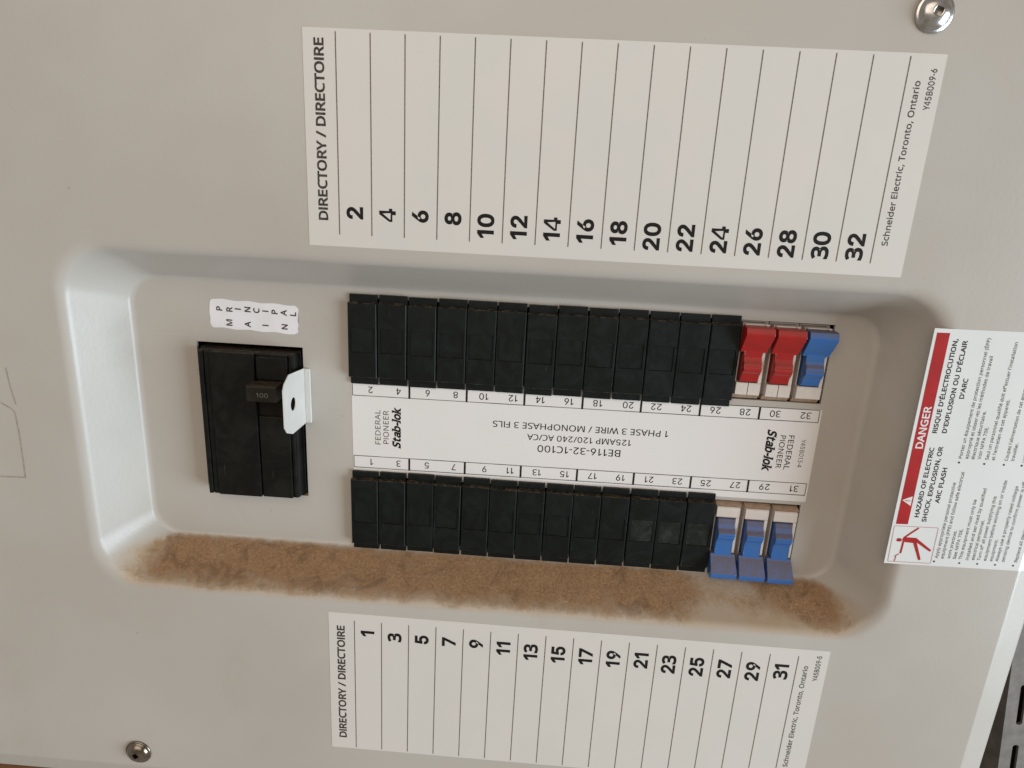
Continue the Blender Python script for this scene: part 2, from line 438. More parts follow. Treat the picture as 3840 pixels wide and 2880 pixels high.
# ------------------------------------------------------------------ lettering
GLYPHS = {
    "'": (160, ["114,509 99,325 60,325 46,509"]),
    '(': (213, ["28,195 29,234 34,272 40,309 48,346 60,381 74,416 91,448 111,480 133,509 193,509 162,463 137,413 117,362 103,307 95,252 91,196 93,159 97,123 103,87 112,52 123,17 137,-18 153,-51 171,-82 192,-113 133,-113 111,-84 91,-53 74,-21 60,12 48,47 40,84 34,120 29,157"]),
    ')': (213, ["186,195 184,157 180,120 174,84 165,47 154,12 140,-21 123,-53 103,-84 81,-113 22,-113 43,-82 61,-51 77,-18 91,17 101,52 110,87 116,123 121,159 122,196 121,234 116,270 110,307 101,343 91,378 77,413 61,447 43,479 21,509 81,509 103,480 123,448 140,416 154,381 165,346 174,309 180,272 184,234"]),
    ',': (191, ["137,75 132,58 127,40 121,20 114,1 107,-18 99,-37 91,-56 84,-75 76,-91 29,-91 34,-74 38,-54 44,-34 47,-13 52,7 56,28 60,47 62,66 65,83 131,83"]),
    '-': (229, ["28,163 28,219 201,219 201,163"]),
    '.': (191, ["52,38 52,54 57,67 64,76 73,82 84,85 95,86 107,85 117,82 126,76 134,67 139,54 139,38 139,23 134,11 126,2 117,-5 107,-9 95,-10 84,-9 73,-5 64,2 57,11 52,23"]),
    '/': (265, ["258,509 68,0 7,0 196,509"]),
    '0': (453, ["227,-7 191,-3 158,7 130,24 105,48 85,77 69,113 57,155 50,202 48,254 50,306 57,353 69,395 85,431 106,461 130,484 159,502 191,512 227,516 262,512 295,502 323,484 348,461 368,431 384,395 396,353 403,306 405,254 403,202 396,155 384,113 368,77 348,48 323,24 295,7 263,-3", "227,50 250,52 271,60 290,74 306,92 320,116 330,144 338,176 342,213 344,254 342,295 338,332 330,365 320,393 306,416 290,435 271,449 250,457 227,460 203,457 182,449 163,435 147,416 134,393 123,365 115,332 111,295 109,254 111,213 115,176 123,144 134,116 147,92 163,74 182,60 203,52"]),
    '1': (340, ["236,509 236,0 172,0 172,425 46,345 46,408 170,509"]),
    '2': (453, ["64,0 64,47 234,229 252,248 268,266 282,282 294,298 303,312 311,327 316,341 319,356 320,371 319,389 315,405 308,419 298,431 287,441 273,449 258,455 241,458 224,460 205,458 188,454 172,447 159,438 148,427 139,413 132,398 128,381 127,362 66,362 68,391 75,418 86,442 102,464 121,482 143,496 168,507 196,513 225,516 254,513 281,507 306,497 328,482 346,465 361,445 372,423 379,398 381,372 380,354 377,336 371,318 363,299 351,280 336,259 317,235 294,209 267,180 153,60 153,57 389,57 389,0"]),
    '3': (407, ["351,390 350,368 346,348 338,330 329,315 316,301 302,290 285,281 266,273 246,268 246,265 283,258 314,245 337,227 354,203 363,176 367,145 364,116 358,90 346,66 330,44 309,27 282,12 251,2 214,-5 171,-7 146,-6 121,-4 98,-1 76,4 53,12 32,20 32,79 54,69 77,61 101,54 125,50 149,46 172,45 214,49 247,58 271,72 288,92 298,117 301,146 299,166 294,183 284,198 272,210 256,219 235,227 213,232 187,235 159,235 109,235 109,290 160,290 186,290 210,295 230,301 247,311 261,322 273,335 281,350 285,367 287,386 284,409 276,427 262,442 243,454 221,461 195,463 177,463 161,461 146,457 131,454 117,449 104,442 91,436 79,428 67,420 35,463 54,477 77,489 102,500 131,509 161,514 194,516 243,512 282,500 313,480 334,454 346,424"]),
    '4': (420, ["305,0 305,118 378,118 378,174 305,174 305,509 238,509 24,182 24,118 241,118 241,0", "241,174 241,395 96,174"]),
    '5': (453, ["221,-7 192,-5 165,1 140,11 118,25 99,41 83,60 71,82 63,105 60,130 122,130 125,115 130,102 138,89 148,78 160,68 173,60 188,54 204,51 221,50 241,51 259,56 276,64 291,75 304,89 314,104 322,122 326,141 328,162 326,183 321,203 314,221 303,237 290,251 275,262 257,270 238,275 218,277 201,276 184,273 167,268 152,262 139,255 128,246 67,253 96,509 366,509 366,452 151,452 134,301 136,301 148,311 162,318 178,325 194,330 212,333 229,334 252,332 274,328 294,321 313,311 330,299 345,285 358,269 370,251 379,231 386,210 390,187 391,163 388,132 381,102 369,76 352,52 332,32 309,15 282,3 253,-4"]),
    '6': (453, ["226,-7 196,-4 168,3 142,15 119,31 100,51 84,74 73,101 66,130 64,162 65,187 71,212 80,239 93,268 112,302 137,340 252,509 322,509 151,261 145,261 151,270 157,279 165,288 174,295 184,302 196,307 208,311 221,313 235,314 265,312 291,305 316,295 337,280 355,262 370,240 380,215 387,187 389,157 387,127 379,98 368,73 352,50 333,30 310,14 284,3 257,-4", "226,48 245,50 263,55 279,63 293,73 304,86 314,101 322,119 326,137 327,157 326,178 322,196 314,213 304,228 293,241 279,251 263,259 245,264 226,265 207,264 190,259 174,252 160,241 148,229 138,214 131,197 126,179 125,158 126,138 131,119 138,102 148,86 160,73 174,63 190,55 207,50"]),
    '7': (407, ["97,0 306,451 31,451 31,509 372,509 372,460 166,0"]),
    '8': (453, ["226,-7 193,-5 163,1 136,11 111,25 91,42 74,62 62,84 54,109 52,135 53,156 58,176 65,195 75,212 87,228 101,241 117,252 134,260 153,265 153,267 129,276 109,289 93,308 80,330 73,354 70,380 73,405 79,429 90,450 106,469 124,485 146,498 170,508 197,514 226,516 255,514 282,508 306,498 328,485 346,469 361,450 373,429 379,405 382,380 379,354 372,330 359,308 343,289 323,276 300,267 300,265 319,260 335,252 351,241 365,228 377,212 387,195 395,176 399,156 401,135 398,109 391,84 378,62 362,42 341,25 317,11 289,1 259,-5", "226,49 248,50 267,54 285,60 300,69 313,79 323,91 331,106 335,121 337,139 335,157 330,173 322,189 312,202 298,213 283,223 265,230 247,234 226,235 206,234 187,230 169,223 154,213 140,202 130,189 122,173 117,157 115,139 117,121 121,106 129,91 139,79 152,69 167,60 185,54 205,50", "226,290 244,291 260,294 274,300 287,308 298,318 307,330 314,344 318,359 319,376 318,392 314,407 308,420 299,432 288,442 275,449 260,455 244,459 226,460 208,459 192,455 177,449 164,442 153,432 145,420 138,407 134,392 133,376 134,359 138,344 145,330 154,318 165,308 178,300 193,294 209,291"]),
    '9': (453, ["226,516 256,513 285,506 310,494 333,478 352,458 368,434 380,408 387,378 389,347 387,322 382,296 373,270 359,240 340,207 315,168 200,0 130,0 301,248 307,248 302,238 295,229 287,221 278,214 268,207 257,202 245,198 232,195 218,195 188,197 161,203 137,214 116,229 98,247 83,269 72,294 66,321 64,352 66,382 73,411 85,436 101,459 120,479 143,494 168,506 196,513", "226,460 207,459 190,454 174,446 160,435 148,423 138,407 131,390 127,372 125,352 127,331 131,313 138,295 148,280 160,268 174,257 190,250 207,245 226,243 245,245 263,249 279,257 293,267 305,280 314,295 322,312 326,330 327,350 326,371 322,390 314,407 305,422 293,435 279,446 263,454 245,459"]),
    'A': (455, ["388,0 327,157 125,157 65,0 0,0 199,511 257,511 455,0", "251,369 243,389 234,420 227,444 219,416 211,389 204,369 147,214 307,214"]),
    'B': (463, ["214,509 273,505 321,496 359,481 386,457 402,425 408,383 406,363 402,346 396,330 388,314 377,302 363,291 348,282 330,274 311,270 311,266 331,262 351,256 369,248 385,237 398,225 410,210 418,191 423,170 425,145 422,115 415,89 403,66 387,46 367,29 342,17 314,7 282,2 248,0 69,0 69,509", "227,292 266,294 297,301 317,313 330,330 338,350 341,376 338,401 328,421 312,435 288,446 257,452 218,454 133,454 133,292", "133,239 133,54 235,54 276,57 307,66 330,81 345,99 354,123 356,149 354,167 351,182 345,196 335,209 322,219 306,227 285,234 260,237 231,239"]),
    'C': (450, ["287,459 261,458 236,453 214,446 193,435 174,421 158,405 144,386 132,364 123,340 116,314 113,285 111,254 114,214 120,178 131,146 146,117 165,93 189,74 217,60 250,52 286,49 308,50 330,52 350,55 370,59 389,64 409,69 409,13 389,7 370,2 349,-2 328,-5 304,-6 277,-7 228,-4 185,7 147,25 115,50 90,80 69,116 55,158 46,204 44,255 45,292 51,328 60,361 72,391 88,418 107,443 129,465 155,482 183,497 215,507 250,513 288,516 314,515 338,513 363,508 386,502 409,495 428,486 402,432 386,439 369,445 350,451 330,456 309,458"]),
    'D': (520, ["476,259 473,205 463,157 445,116 421,81 390,52 354,29 312,13 264,4 211,0 69,0 69,509 226,509 274,505 319,496 359,480 394,458 423,430 446,396 463,356 473,311", "409,257 406,299 399,337 386,369 370,394 347,417 321,433 290,444 255,451 217,454 133,454 133,55 203,55 266,60 317,77 357,106 386,146 403,195"]),
    'E': (396, ["354,0 69,0 69,509 354,509 354,452 133,452 133,293 340,293 340,238 133,238 133,56 354,56"]),
    'F': (370, ["133,0 69,0 69,509 354,509 354,452 133,452 133,272 340,272 340,216 133,216"]),
    'G': (519, ["290,268 465,268 465,20 438,11 410,4 383,-1 354,-4 322,-6 287,-7 237,-4 193,7 154,25 121,49 93,79 72,115 56,156 46,203 44,254 47,305 58,351 75,393 99,428 129,459 165,483 207,501 254,513 307,516 335,515 362,513 388,508 413,502 436,495 458,486 434,430 416,438 395,445 374,451 351,456 328,458 304,459 265,457 230,449 200,434 173,416 151,392 133,363 121,331 113,295 110,254 113,216 119,179 130,147 146,118 166,94 192,75 223,60 259,52 302,49 323,49 342,50 359,52 374,54 388,58 402,60 402,211 290,211"]),
    'H': (528, ["458,0 394,0 394,237 133,237 133,0 69,0 69,509 133,509 133,293 394,293 394,509 458,509"]),
    'I': (170, ["53,0 53,509 117,509 117,0"]),
    'K': (441, ["441,0 365,0 186,243 133,197 133,0 69,0 69,509 133,509 133,258 147,274 162,290 177,306 221,354 358,509 433,509 232,287"]),
    'L': (373, ["69,0 69,509 133,509 133,57 355,57 355,0"]),
    'M': (646, ["293,0 126,446 123,446 124,435 125,424 126,410 126,394 127,378 128,362 128,344 128,326 128,308 128,0 69,0 69,509 163,509 321,91 323,91 483,509 577,509 577,0 513,0 513,313 513,330 514,346 514,362 515,378 515,394 516,409 519,445 516,445 346,0"]),
    'N': (541, ["473,0 397,0 125,423 123,423 123,410 124,398 125,384 127,336 128,319 128,302 128,284 128,0 69,0 69,509 143,509 415,88 418,88 416,122 414,171 413,189 412,206 412,221 412,509 473,509"]),
    'O': (556, ["513,255 512,217 506,181 498,147 486,117 472,90 453,65 432,44 408,26 380,12 349,1 315,-5 279,-7 241,-5 206,1 174,12 147,26 123,44 101,65 84,90 69,117 58,148 50,181 45,218 44,256 46,306 55,352 69,393 89,428 115,459 147,484 185,502 229,513 279,516 328,513 370,502 408,484 440,459 465,429 486,393 501,352 510,306", "111,255 113,214 119,178 129,145 143,116 162,92 184,74 211,60 243,52 279,49 314,52 346,60 373,74 395,92 413,116 427,145 437,178 443,214 445,255 441,314 427,365 405,406 374,436 331,454 279,460 243,457 211,449 184,435 162,417 143,394 129,365 119,332 113,296"]),
    'P': (431, ["203,509 264,505 313,491 349,469 374,440 390,403 394,359 394,338 390,318 385,298 376,281 365,263 351,247 333,233 312,221 288,211 259,204 227,200 192,198 133,198 133,0 69,0 69,509", "198,454 133,454 133,253 185,253 215,254 242,258 265,263 284,272 300,282 313,297 322,313 327,333 329,356 325,386 314,410 297,430 272,443 239,451"]),
    'Q': (556, ["513,255 511,215 505,178 497,142 483,110 466,82 447,57 423,36 395,19 365,5 487,-121 394,-121 297,-6 288,-7 279,-7 241,-5 206,1 174,12 147,26 123,44 101,65 84,90 69,117 58,148 50,181 45,218 44,256 46,306 55,352 69,393 89,428 115,459 147,484 185,502 229,513 279,516 328,513 370,502 408,484 440,459 465,429 486,393 501,352 510,306", "111,255 113,214 119,178 129,145 143,116 162,92 184,74 211,60 243,52 279,49 314,52 346,60 373,74 395,92 413,116 427,145 437,178 443,214 445,255 441,314 427,365 405,406 374,436 331,454 279,460 243,457 211,449 184,435 162,417 143,394 129,365 119,332 113,296"]),
    'R': (443, ["210,509 250,507 284,502 314,493 338,480 359,464 375,444 386,421 393,394 394,364 393,338 388,316 379,297 369,280 356,265 342,253 326,243 310,235 293,228 433,0 358,0 235,211 133,211 133,0 69,0 69,509", "206,453 133,453 133,265 210,265 247,267 277,275 300,289 315,308 325,332 329,362 327,382 322,400 315,415 305,426 291,436 275,444 255,449 232,452"]),
    'S': (391, ["358,136 355,107 348,82 336,59 319,39 298,23 273,10 243,1 211,-5 176,-7 157,-7 139,-6 122,-4 105,-2 89,1 74,4 60,8 48,12 36,17 36,78 55,71 76,64 100,58 126,52 152,50 179,49 203,50 224,53 243,59 258,66 271,76 281,87 288,100 292,115 293,131 292,146 289,160 282,172 274,184 262,194 246,204 227,214 203,224 174,235 153,243 134,252 116,261 101,271 87,282 76,293 66,306 58,319 51,333 46,349 44,367 43,386 45,412 52,435 63,456 79,473 98,489 121,500 147,509 175,514 205,516 233,515 258,513 282,508 305,502 326,496 346,488 325,433 307,440 289,446 268,451 247,456 226,458 203,459 184,458 166,456 150,450 138,443 126,434 118,425 112,412 108,400 107,386 108,370 112,355 118,343 127,331 139,322 153,312 171,303 193,293 219,282 247,272 273,260 295,248 314,235 330,219 342,203 351,183 356,161"]),
    'T': (396, ["230,0 166,0 166,452 7,452 7,509 388,509 388,452 230,452"]),
    'U': (521, ["456,179 454,146 447,114 434,84 418,58 396,36 370,18 338,4 300,-4 258,-7 200,-2 152,16 114,44 86,83 69,128 64,181 64,509 128,509 128,179 131,140 143,108 162,83 187,64 220,52 261,49 290,51 315,56 337,65 354,78 369,93 379,112 386,132 391,155 393,179 393,509 456,509"]),
    'V': (427, ["427,509 246,0 181,0 0,509 67,509 181,182 187,169 191,155 195,142 205,106 209,94 211,83 214,71 216,83 219,94 222,106 225,118 228,131 233,143 246,184 360,509"]),
    'W': (663, ["653,509 518,0 453,0 354,333 346,364 338,394 331,418 329,433 326,418 321,394 313,363 310,353 307,342 304,331 208,0 143,0 9,509 76,509 155,198 163,165 169,134 171,124 173,115 174,105 179,77 183,106 186,116 187,126 189,137 197,170 206,202 296,509 362,509 455,200 458,188 462,178 465,166 473,134 474,123 476,114 478,104 483,77 484,89 487,101 489,115 491,128 494,141 497,155 508,199 586,509"]),
    'X': (418, ["415,0 342,0 207,221 70,0 3,0 171,265 13,509 84,509 210,309 335,509 402,509 245,266"]),
    'Y': (403, ["202,258 334,509 403,509 234,197 234,0 170,0 170,195 0,509 70,509"]),
    'Z': (407, ["379,0 27,0 27,49 295,451 36,451 36,509 372,509 372,460 105,57 379,57"]),
    'a': (400, ["205,388 248,385 282,375 308,358 327,333 338,300 342,260 342,0 297,0 284,54 282,54 270,41 259,29 248,20 235,12 222,4 208,-1 192,-4 173,-6 153,-7 131,-6 110,-2 91,5 75,14 60,27 49,43 40,60 35,82 33,106 38,141 52,171 77,195 113,211 159,223 216,228 281,230 281,253 278,282 272,304 260,319 244,330 225,336 202,338 182,337 163,334 145,329 127,322 110,315 94,308 75,355 92,364 112,372 134,378 157,384 181,387", "224,185 181,180 148,173 125,162 110,147 100,128 98,106 99,86 107,70 117,59 131,50 148,45 167,44 198,46 225,55 248,70 266,91 276,119 280,153 280,187"]),
    'b': (438, ["123,410 123,394 123,378 123,364 122,352 121,340 120,331 123,331 136,346 150,360 168,372 189,381 213,386 242,388 286,383 324,366 356,338 380,300 394,251 399,191 397,149 390,113 379,81 364,54 346,32 324,15 299,3 272,-4 242,-7 213,-5 189,0 168,9 150,21 136,34 123,49 118,49 106,0 60,0 60,541 123,541", "231,337 205,335 184,330 167,321 153,309 141,293 133,274 128,251 124,224 123,193 123,190 126,147 133,111 147,83 166,61 195,49 232,45 264,49 289,61 309,83 322,112 331,147 334,192 331,235 322,272 309,300 289,320 263,332"]),
    'c': (342, ["214,-7 181,-4 151,2 123,13 99,30 78,52 61,77 49,109 42,147 39,189 42,233 50,271 63,304 80,330 101,352 126,369 155,380 185,386 218,389 237,388 256,386 274,383 291,378 306,374 318,369 299,316 287,321 274,324 259,329 244,331 230,333 217,334 193,332 171,327 153,318 138,305 125,289 116,269 109,246 106,219 104,189 106,161 109,135 116,112 125,92 138,76 153,63 170,54 190,49 213,47 233,48 251,50 268,53 283,58 298,63 312,69 312,13 298,7 284,3 270,-2 253,-4 235,-6"]),
    'd': (438, ["196,-7 152,-2 114,15 82,43 58,81 44,130 39,190 44,251 59,300 83,338 114,367 152,384 196,389 216,388 233,386 249,381 263,376 275,370 287,362 298,353 306,343 314,332 319,332 316,360 315,371 315,381 314,389 314,541 378,541 378,0 327,0 318,52 314,52 306,41 298,31 287,21 275,13 263,6 248,1 233,-4 215,-6", "206,45 243,49 271,60 291,78 305,104 313,137 315,178 315,189 313,234 305,270 292,298 272,320 243,333 205,337 174,332 149,319 130,297 115,266 107,231 104,189 107,147 115,111 130,83 149,61 175,49"]),
    'e': (402, ["208,389 239,386 267,379 292,368 314,352 332,331 346,307 357,280 363,250 365,217 365,179 104,179 108,139 119,106 137,80 161,61 191,50 226,46 249,47 271,50 290,53 309,59 329,65 348,73 348,18 329,10 310,4 290,-1 270,-4 248,-6 223,-7 188,-4 156,3 127,15 101,32 80,54 62,81 50,112 42,148 39,188 42,228 49,264 60,296 76,323 96,346 119,365 146,378 176,386", "207,338 179,335 155,325 137,309 122,287 111,260 106,228 300,228 298,250 296,268 290,286 282,300 272,314 259,323 245,331 227,336"]),
    'f': (245, ["236,333 140,333 140,0 77,0 77,333 11,333 11,362 77,384 77,406 79,437 84,464 92,486 103,505 117,520 135,530 155,538 177,544 202,545 217,545 230,544 243,541 255,538 266,536 275,532 259,483 251,485 243,488 233,490 223,492 212,493 203,494 183,491 168,484 155,473 147,456 142,434 140,407 140,382 236,382"]),
    'g': (438, ["196,389 220,387 243,383 264,375 283,363 300,349 315,331 319,331 328,382 378,382 378,-6 376,-41 370,-71 359,-97 345,-120 326,-138 303,-153 275,-163 243,-169 207,-171 179,-171 155,-168 131,-165 108,-160 88,-155 69,-147 69,-89 88,-98 109,-105 132,-111 157,-115 183,-118 211,-119 241,-115 266,-106 288,-90 303,-68 313,-43 315,-12 315,4 316,28 318,51 314,51 300,33 284,19 266,7 244,-1 222,-5 196,-7 151,-2 112,16 81,45 58,84 44,132 39,190 44,247 58,295 81,335 112,365 150,383", "204,337 184,334 166,329 150,319 136,306 124,290 115,269 109,246 106,219 104,189 107,147 115,110 130,82 150,60 175,48 206,44 225,45 241,47 256,52 269,58 280,66 290,76 298,87 305,100 310,116 314,134 315,154 316,175 316,190 315,223 311,251 305,274 295,294 283,309 268,322 250,330 228,335"]),
    'h': (440, ["123,383 123,373 123,364 123,354 120,329 124,329 132,342 143,353 155,362 167,370 181,377 196,381 211,386 227,387 243,388 272,386 298,382 320,374 339,362 354,347 367,329 376,306 381,279 383,249 383,0 321,0 321,244 318,273 312,296 300,314 283,326 262,334 235,337 209,335 187,329 168,320 154,308 142,292 133,274 128,251 124,226 123,197 123,0 60,0 60,541 123,541"]),
    'i': (184, ["123,382 123,0 60,0 60,382", "92,525 102,524 110,521 118,515 124,508 128,497 129,485 128,473 124,463 118,455 110,449 102,446 92,445 83,446 74,449 67,455 60,463 57,473 56,485 57,497 60,508 67,515 74,521 83,524"]),
    'j': (184, ["16,-171 4,-171 -6,-170 -16,-169 -24,-167 -32,-164 -39,-163 -39,-112 -17,-117 -9,-118 -1,-119 8,-119 22,-117 35,-114 45,-107 54,-96 59,-80 60,-60 60,382 123,382 123,-57 122,-80 118,-100 112,-118 103,-134 91,-147 77,-157 60,-165 39,-170", "56,485 57,497 60,508 67,515 74,521 83,524 92,525 102,524 110,521 118,515 124,508 128,497 129,485 128,473 124,463 118,455 110,449 102,446 92,445 83,446 74,449 67,455 60,463 57,473"]),
    'k': (380, ["123,258 123,251 122,240 122,228 120,196 123,196 135,213 153,235 168,253 290,382 363,382 209,219 374,0 298,0 166,178 123,140 123,0 60,0 60,541 123,541"]),
    'l': (184, ["123,0 60,0 60,541 123,541"]),
    'm': (666, ["480,389 519,386 552,374 577,356 594,330 605,293 608,249 608,0 546,0 546,246 545,274 538,296 528,314 513,326 493,334 469,337 435,332 409,322 389,304 376,280 368,249 365,211 365,0 304,0 304,246 303,265 299,282 295,296 289,308 280,319 269,326 257,332 242,335 225,337 202,335 181,329 164,320 151,308 140,292 133,274 128,251 124,227 123,198 123,0 60,0 60,382 111,382 121,330 124,330 132,342 142,354 154,363 165,371 179,378 193,383 207,386 221,388 236,389 265,387 289,382 310,373 328,361 343,345 354,325 357,325 371,345 389,361 410,373 432,382 455,387"]),
    'n': (440, ["244,389 286,386 321,374 347,356 367,330 378,293 383,249 383,0 321,0 321,244 318,273 312,296 300,314 283,326 262,334 235,337 197,332 168,321 147,300 134,274 126,239 123,198 123,0 60,0 60,382 111,382 121,330 124,330 133,342 144,354 155,363 169,371 183,378 197,383 212,386 228,388"]),
    'o': (431, ["393,192 391,161 387,133 380,107 370,84 359,63 345,45 328,29 309,16 288,6 266,-1 241,-5 214,-7 190,-5 167,-1 145,6 124,16 106,29 89,45 75,63 62,84 52,107 45,133 41,161 39,192 42,232 49,267 60,298 77,326 98,348 122,366 150,378 181,386 217,389 250,386 281,378 308,366 332,348 354,326 370,298 383,267 390,232", "104,192 106,163 109,137 115,114 125,93 138,76 153,63 171,52 192,47 216,45 240,47 261,52 279,63 294,76 306,93 316,114 322,137 326,163 328,192 326,220 322,246 315,269 306,289 294,306 279,319 261,329 240,334 215,337 179,332 152,319 131,298 115,269 107,234"]),
    'p': (438, ["243,389 286,384 324,367 356,340 380,301 394,252 399,192 397,151 390,115 379,83 364,55 346,33 324,15 299,3 272,-4 242,-7 223,-6 205,-4 189,1 175,6 162,13 151,21 140,29 131,39 123,49 119,49 122,18 123,6 123,-4 123,-14 123,-171 60,-171 60,382 112,382 121,330 123,330 131,340 140,350 151,360 162,368 175,375 189,381 205,386 223,388", "231,337 207,335 187,330 169,322 155,310 143,296 135,278 129,257 125,232 123,203 123,192 124,162 128,135 133,112 141,91 153,76 167,62 185,52 207,47 232,45 254,47 274,53 290,64 303,78 314,96 323,116 330,139 333,165 334,193 331,233 322,268 309,297 289,319 263,332"]),
    'q': (438, ["314,-8 315,22 316,33 317,43 318,52 314,52 302,36 287,22 269,10 248,1 223,-5 195,-7 151,-2 114,15 83,43 59,81 44,130 39,190 42,232 48,268 60,300 74,327 92,349 115,367 139,379 167,386 196,389 225,387 249,381 270,372 288,360 303,346 315,330 318,330 328,382 378,382 378,-171 314,-171", "207,45 231,46 252,52 270,60 284,70 296,85 304,103 310,124 314,149 315,177 315,189 313,234 305,271 291,299 271,321 243,333 205,337 174,332 148,319 129,297 115,266 107,231 104,189 107,147 115,112 130,83 149,62 175,49"]),
    'r': (294, ["239,389 262,388 270,387 277,386 283,385 275,327 255,330 248,331 241,332 235,332 220,331 206,328 193,322 179,315 168,307 156,297 147,285 139,271 132,257 127,240 124,223 123,203 123,0 60,0 60,382 112,382 119,312 122,312 131,326 140,338 151,351 163,362 176,371 190,378 205,385 221,388"]),
    's': (341, ["309,106 307,82 301,61 290,44 276,28 259,16 238,5 214,-2 187,-5 156,-7 131,-6 108,-4 88,-1 69,4 52,10 37,17 37,74 53,67 72,60 92,53 114,48 136,44 158,44 187,45 210,51 227,59 239,70 246,84 249,99 248,109 245,117 241,125 235,133 225,140 212,148 197,156 178,164 155,174 131,183 110,193 91,203 75,212 61,224 51,236 43,251 38,268 36,288 41,318 54,343 76,362 105,378 139,386 179,389 203,388 224,386 244,382 265,377 283,370 301,363 280,314 264,320 247,325 229,330 211,335 194,337 175,338 152,337 132,332 116,325 105,316 99,305 96,291 97,282 100,273 106,265 113,258 123,251 137,243 153,236 171,227 195,219 218,210 238,201 257,191 272,180 285,170 296,156 303,141 307,124"]),
    't': (257, ["188,44 197,44 207,45 218,47 227,48 235,50 242,52 242,4 234,1 225,-2 213,-4 201,-5 189,-7 178,-7 158,-6 139,-3 123,4 107,12 92,24 81,39 73,59 68,83 66,111 66,333 12,333 12,363 67,388 91,469 128,469 128,382 239,382 239,333 128,333 128,113 130,91 136,74 145,61 157,52 171,46"]),
    'u': (440, ["379,382 379,0 329,0 319,51 316,51 307,38 297,28 285,18 272,10 258,4 243,-1 227,-4 211,-6 195,-7 166,-5 141,-1 119,7 99,19 84,34 72,52 63,76 58,101 56,131 56,382 120,382 120,136 122,108 129,85 140,68 156,55 178,47 204,45 231,47 253,52 272,61 287,73 298,89 306,107 313,130 316,155 317,183 317,382"]),
    'v': (362, ["145,0 0,382 67,382 148,156 160,122 164,109 168,97 171,85 175,74 177,64 179,56 181,56 184,64 187,75 190,85 194,98 197,110 202,123 214,156 295,382 362,382 217,0"]),
    'w': (560, ["307,216 298,245 291,274 285,298 281,317 278,317 274,298 268,273 261,244 258,235 255,225 252,215 184,1 113,1 8,383 73,383 125,179 129,165 132,151 136,137 145,97 147,85 149,75 150,65 153,65 158,86 164,114 171,142 179,167 246,383 314,383 380,167 391,132 394,120 397,108 401,97 403,85 405,75 406,66 409,66 410,75 412,84 414,96 417,108 420,122 424,136 434,179 488,383 552,383 446,1 372,1"]),
    'y': (363, ["1,382 68,382 150,164 163,128 167,115 171,104 174,93 178,82 180,71 182,60 186,60 188,74 193,89 199,107 205,126 211,146 218,165 296,382 363,382 199,-52 189,-76 179,-96 167,-115 154,-131 139,-146 123,-156 104,-164 84,-170 60,-171 49,-171 39,-171 30,-169 8,-165 8,-115 27,-118 34,-119 42,-120 50,-120 64,-119 76,-116 88,-112 98,-105 107,-98 115,-88 123,-77 129,-65 135,-52 155,-2"]),
    'z': (335, ["307,0 28,0 28,42 233,333 40,333 40,382 302,382 302,335 99,49 307,49"]),
    'É': (396, ["354,0 69,0 69,509 354,509 354,452 133,452 133,293 340,293 340,238 133,238 133,56 354,56", "322,665 318,658 312,650 304,641 296,632 287,622 277,611 267,601 258,592 248,583 239,574 229,566 221,559 179,559 179,567 187,577 195,587 203,599 211,611 219,624 227,637 235,650 242,662 247,672 322,672"]),
    'à': (400, ["205,388 248,385 282,375 308,358 327,333 338,300 342,260 342,0 297,0 284,54 282,54 270,41 259,29 248,20 235,12 222,4 208,-1 192,-4 173,-6 153,-7 131,-6 110,-2 91,5 75,14 60,27 49,43 40,60 35,82 33,106 38,141 52,171 77,195 113,211 159,223 216,228 281,230 281,253 278,282 272,304 260,319 244,330 225,336 202,338 182,337 163,334 145,329 127,322 110,315 94,308 75,355 92,364 112,372 134,378 157,384 181,387", "224,185 181,180 148,173 125,162 110,147 100,128 98,106 99,86 107,70 117,59 131,50 148,45 167,44 198,46 225,55 248,70 266,91 276,119 280,153 280,187", "182,545 188,535 195,523 202,511 210,497 219,485 227,473 235,460 243,449 251,441 251,432 209,432 201,439 191,447 181,456 171,465 162,474 152,485 143,495 134,505 126,514 118,523 113,531 107,538 107,545"]),
    'é': (402, ["208,389 239,386 267,379 292,368 314,352 332,331 346,307 357,280 363,250 365,217 365,179 104,179 108,139 119,106 137,80 161,61 191,50 226,46 249,47 271,50 290,53 309,59 329,65 348,73 348,18 329,10 310,4 290,-1 270,-4 248,-6 223,-7 188,-4 156,3 127,15 101,32 80,54 62,81 50,112 42,148 39,188 42,228 49,264 60,296 76,323 96,346 119,365 146,378 176,386", "207,338 179,335 155,325 137,309 122,287 111,260 106,228 300,228 298,250 296,268 290,286 282,300 272,314 259,323 245,331 227,336", "308,538 304,531 298,523 290,514 282,505 273,495 263,485 253,474 243,465 234,456 225,447 215,439 207,432 165,432 165,441 172,449 180,460 188,473 196,485 205,497 213,511 220,523 227,535 233,545 308,545"]),
    ' ': (188, []),
}
CAP = 0.509
def signed(p): return sum(p[i - 1][0] * p[i][1] - p[i][0] * p[i - 1][1] for i in range(len(p))) / 2
def grow(p, w, sgn):
    """move an outline outwards by w (mitred, limited)"""
    if abs(w) < 0.01: return p
    q = []
    for v in p:
        if not q or (Vector(v) - Vector(q[-1])).length > 9: q.append(v)
    if len(q) > 3 and (Vector(q[0]) - Vector(q[-1])).length <= 9: q.pop()
    p = q
    out, n = [], len(p)
    for i in range(n):
        a, b, c = Vector(p[i - 1]), Vector(p[i]), Vector(p[(i + 1) % n])
        d0 = (b - a).normalized(); d1 = (c - b).normalized()
        n0 = Vector((-d0.y, d0.x)) * sgn; n1 = Vector((-d1.y, d1.x)) * sgn
        m_ = n0 + n1
        if m_.length < 0.3: m_ = n0
        else: m_ = m_ / max(0.55, m_.length_squared / 2)
        out.append((b.x + m_.x * w, b.y + m_.y * w))
    return out
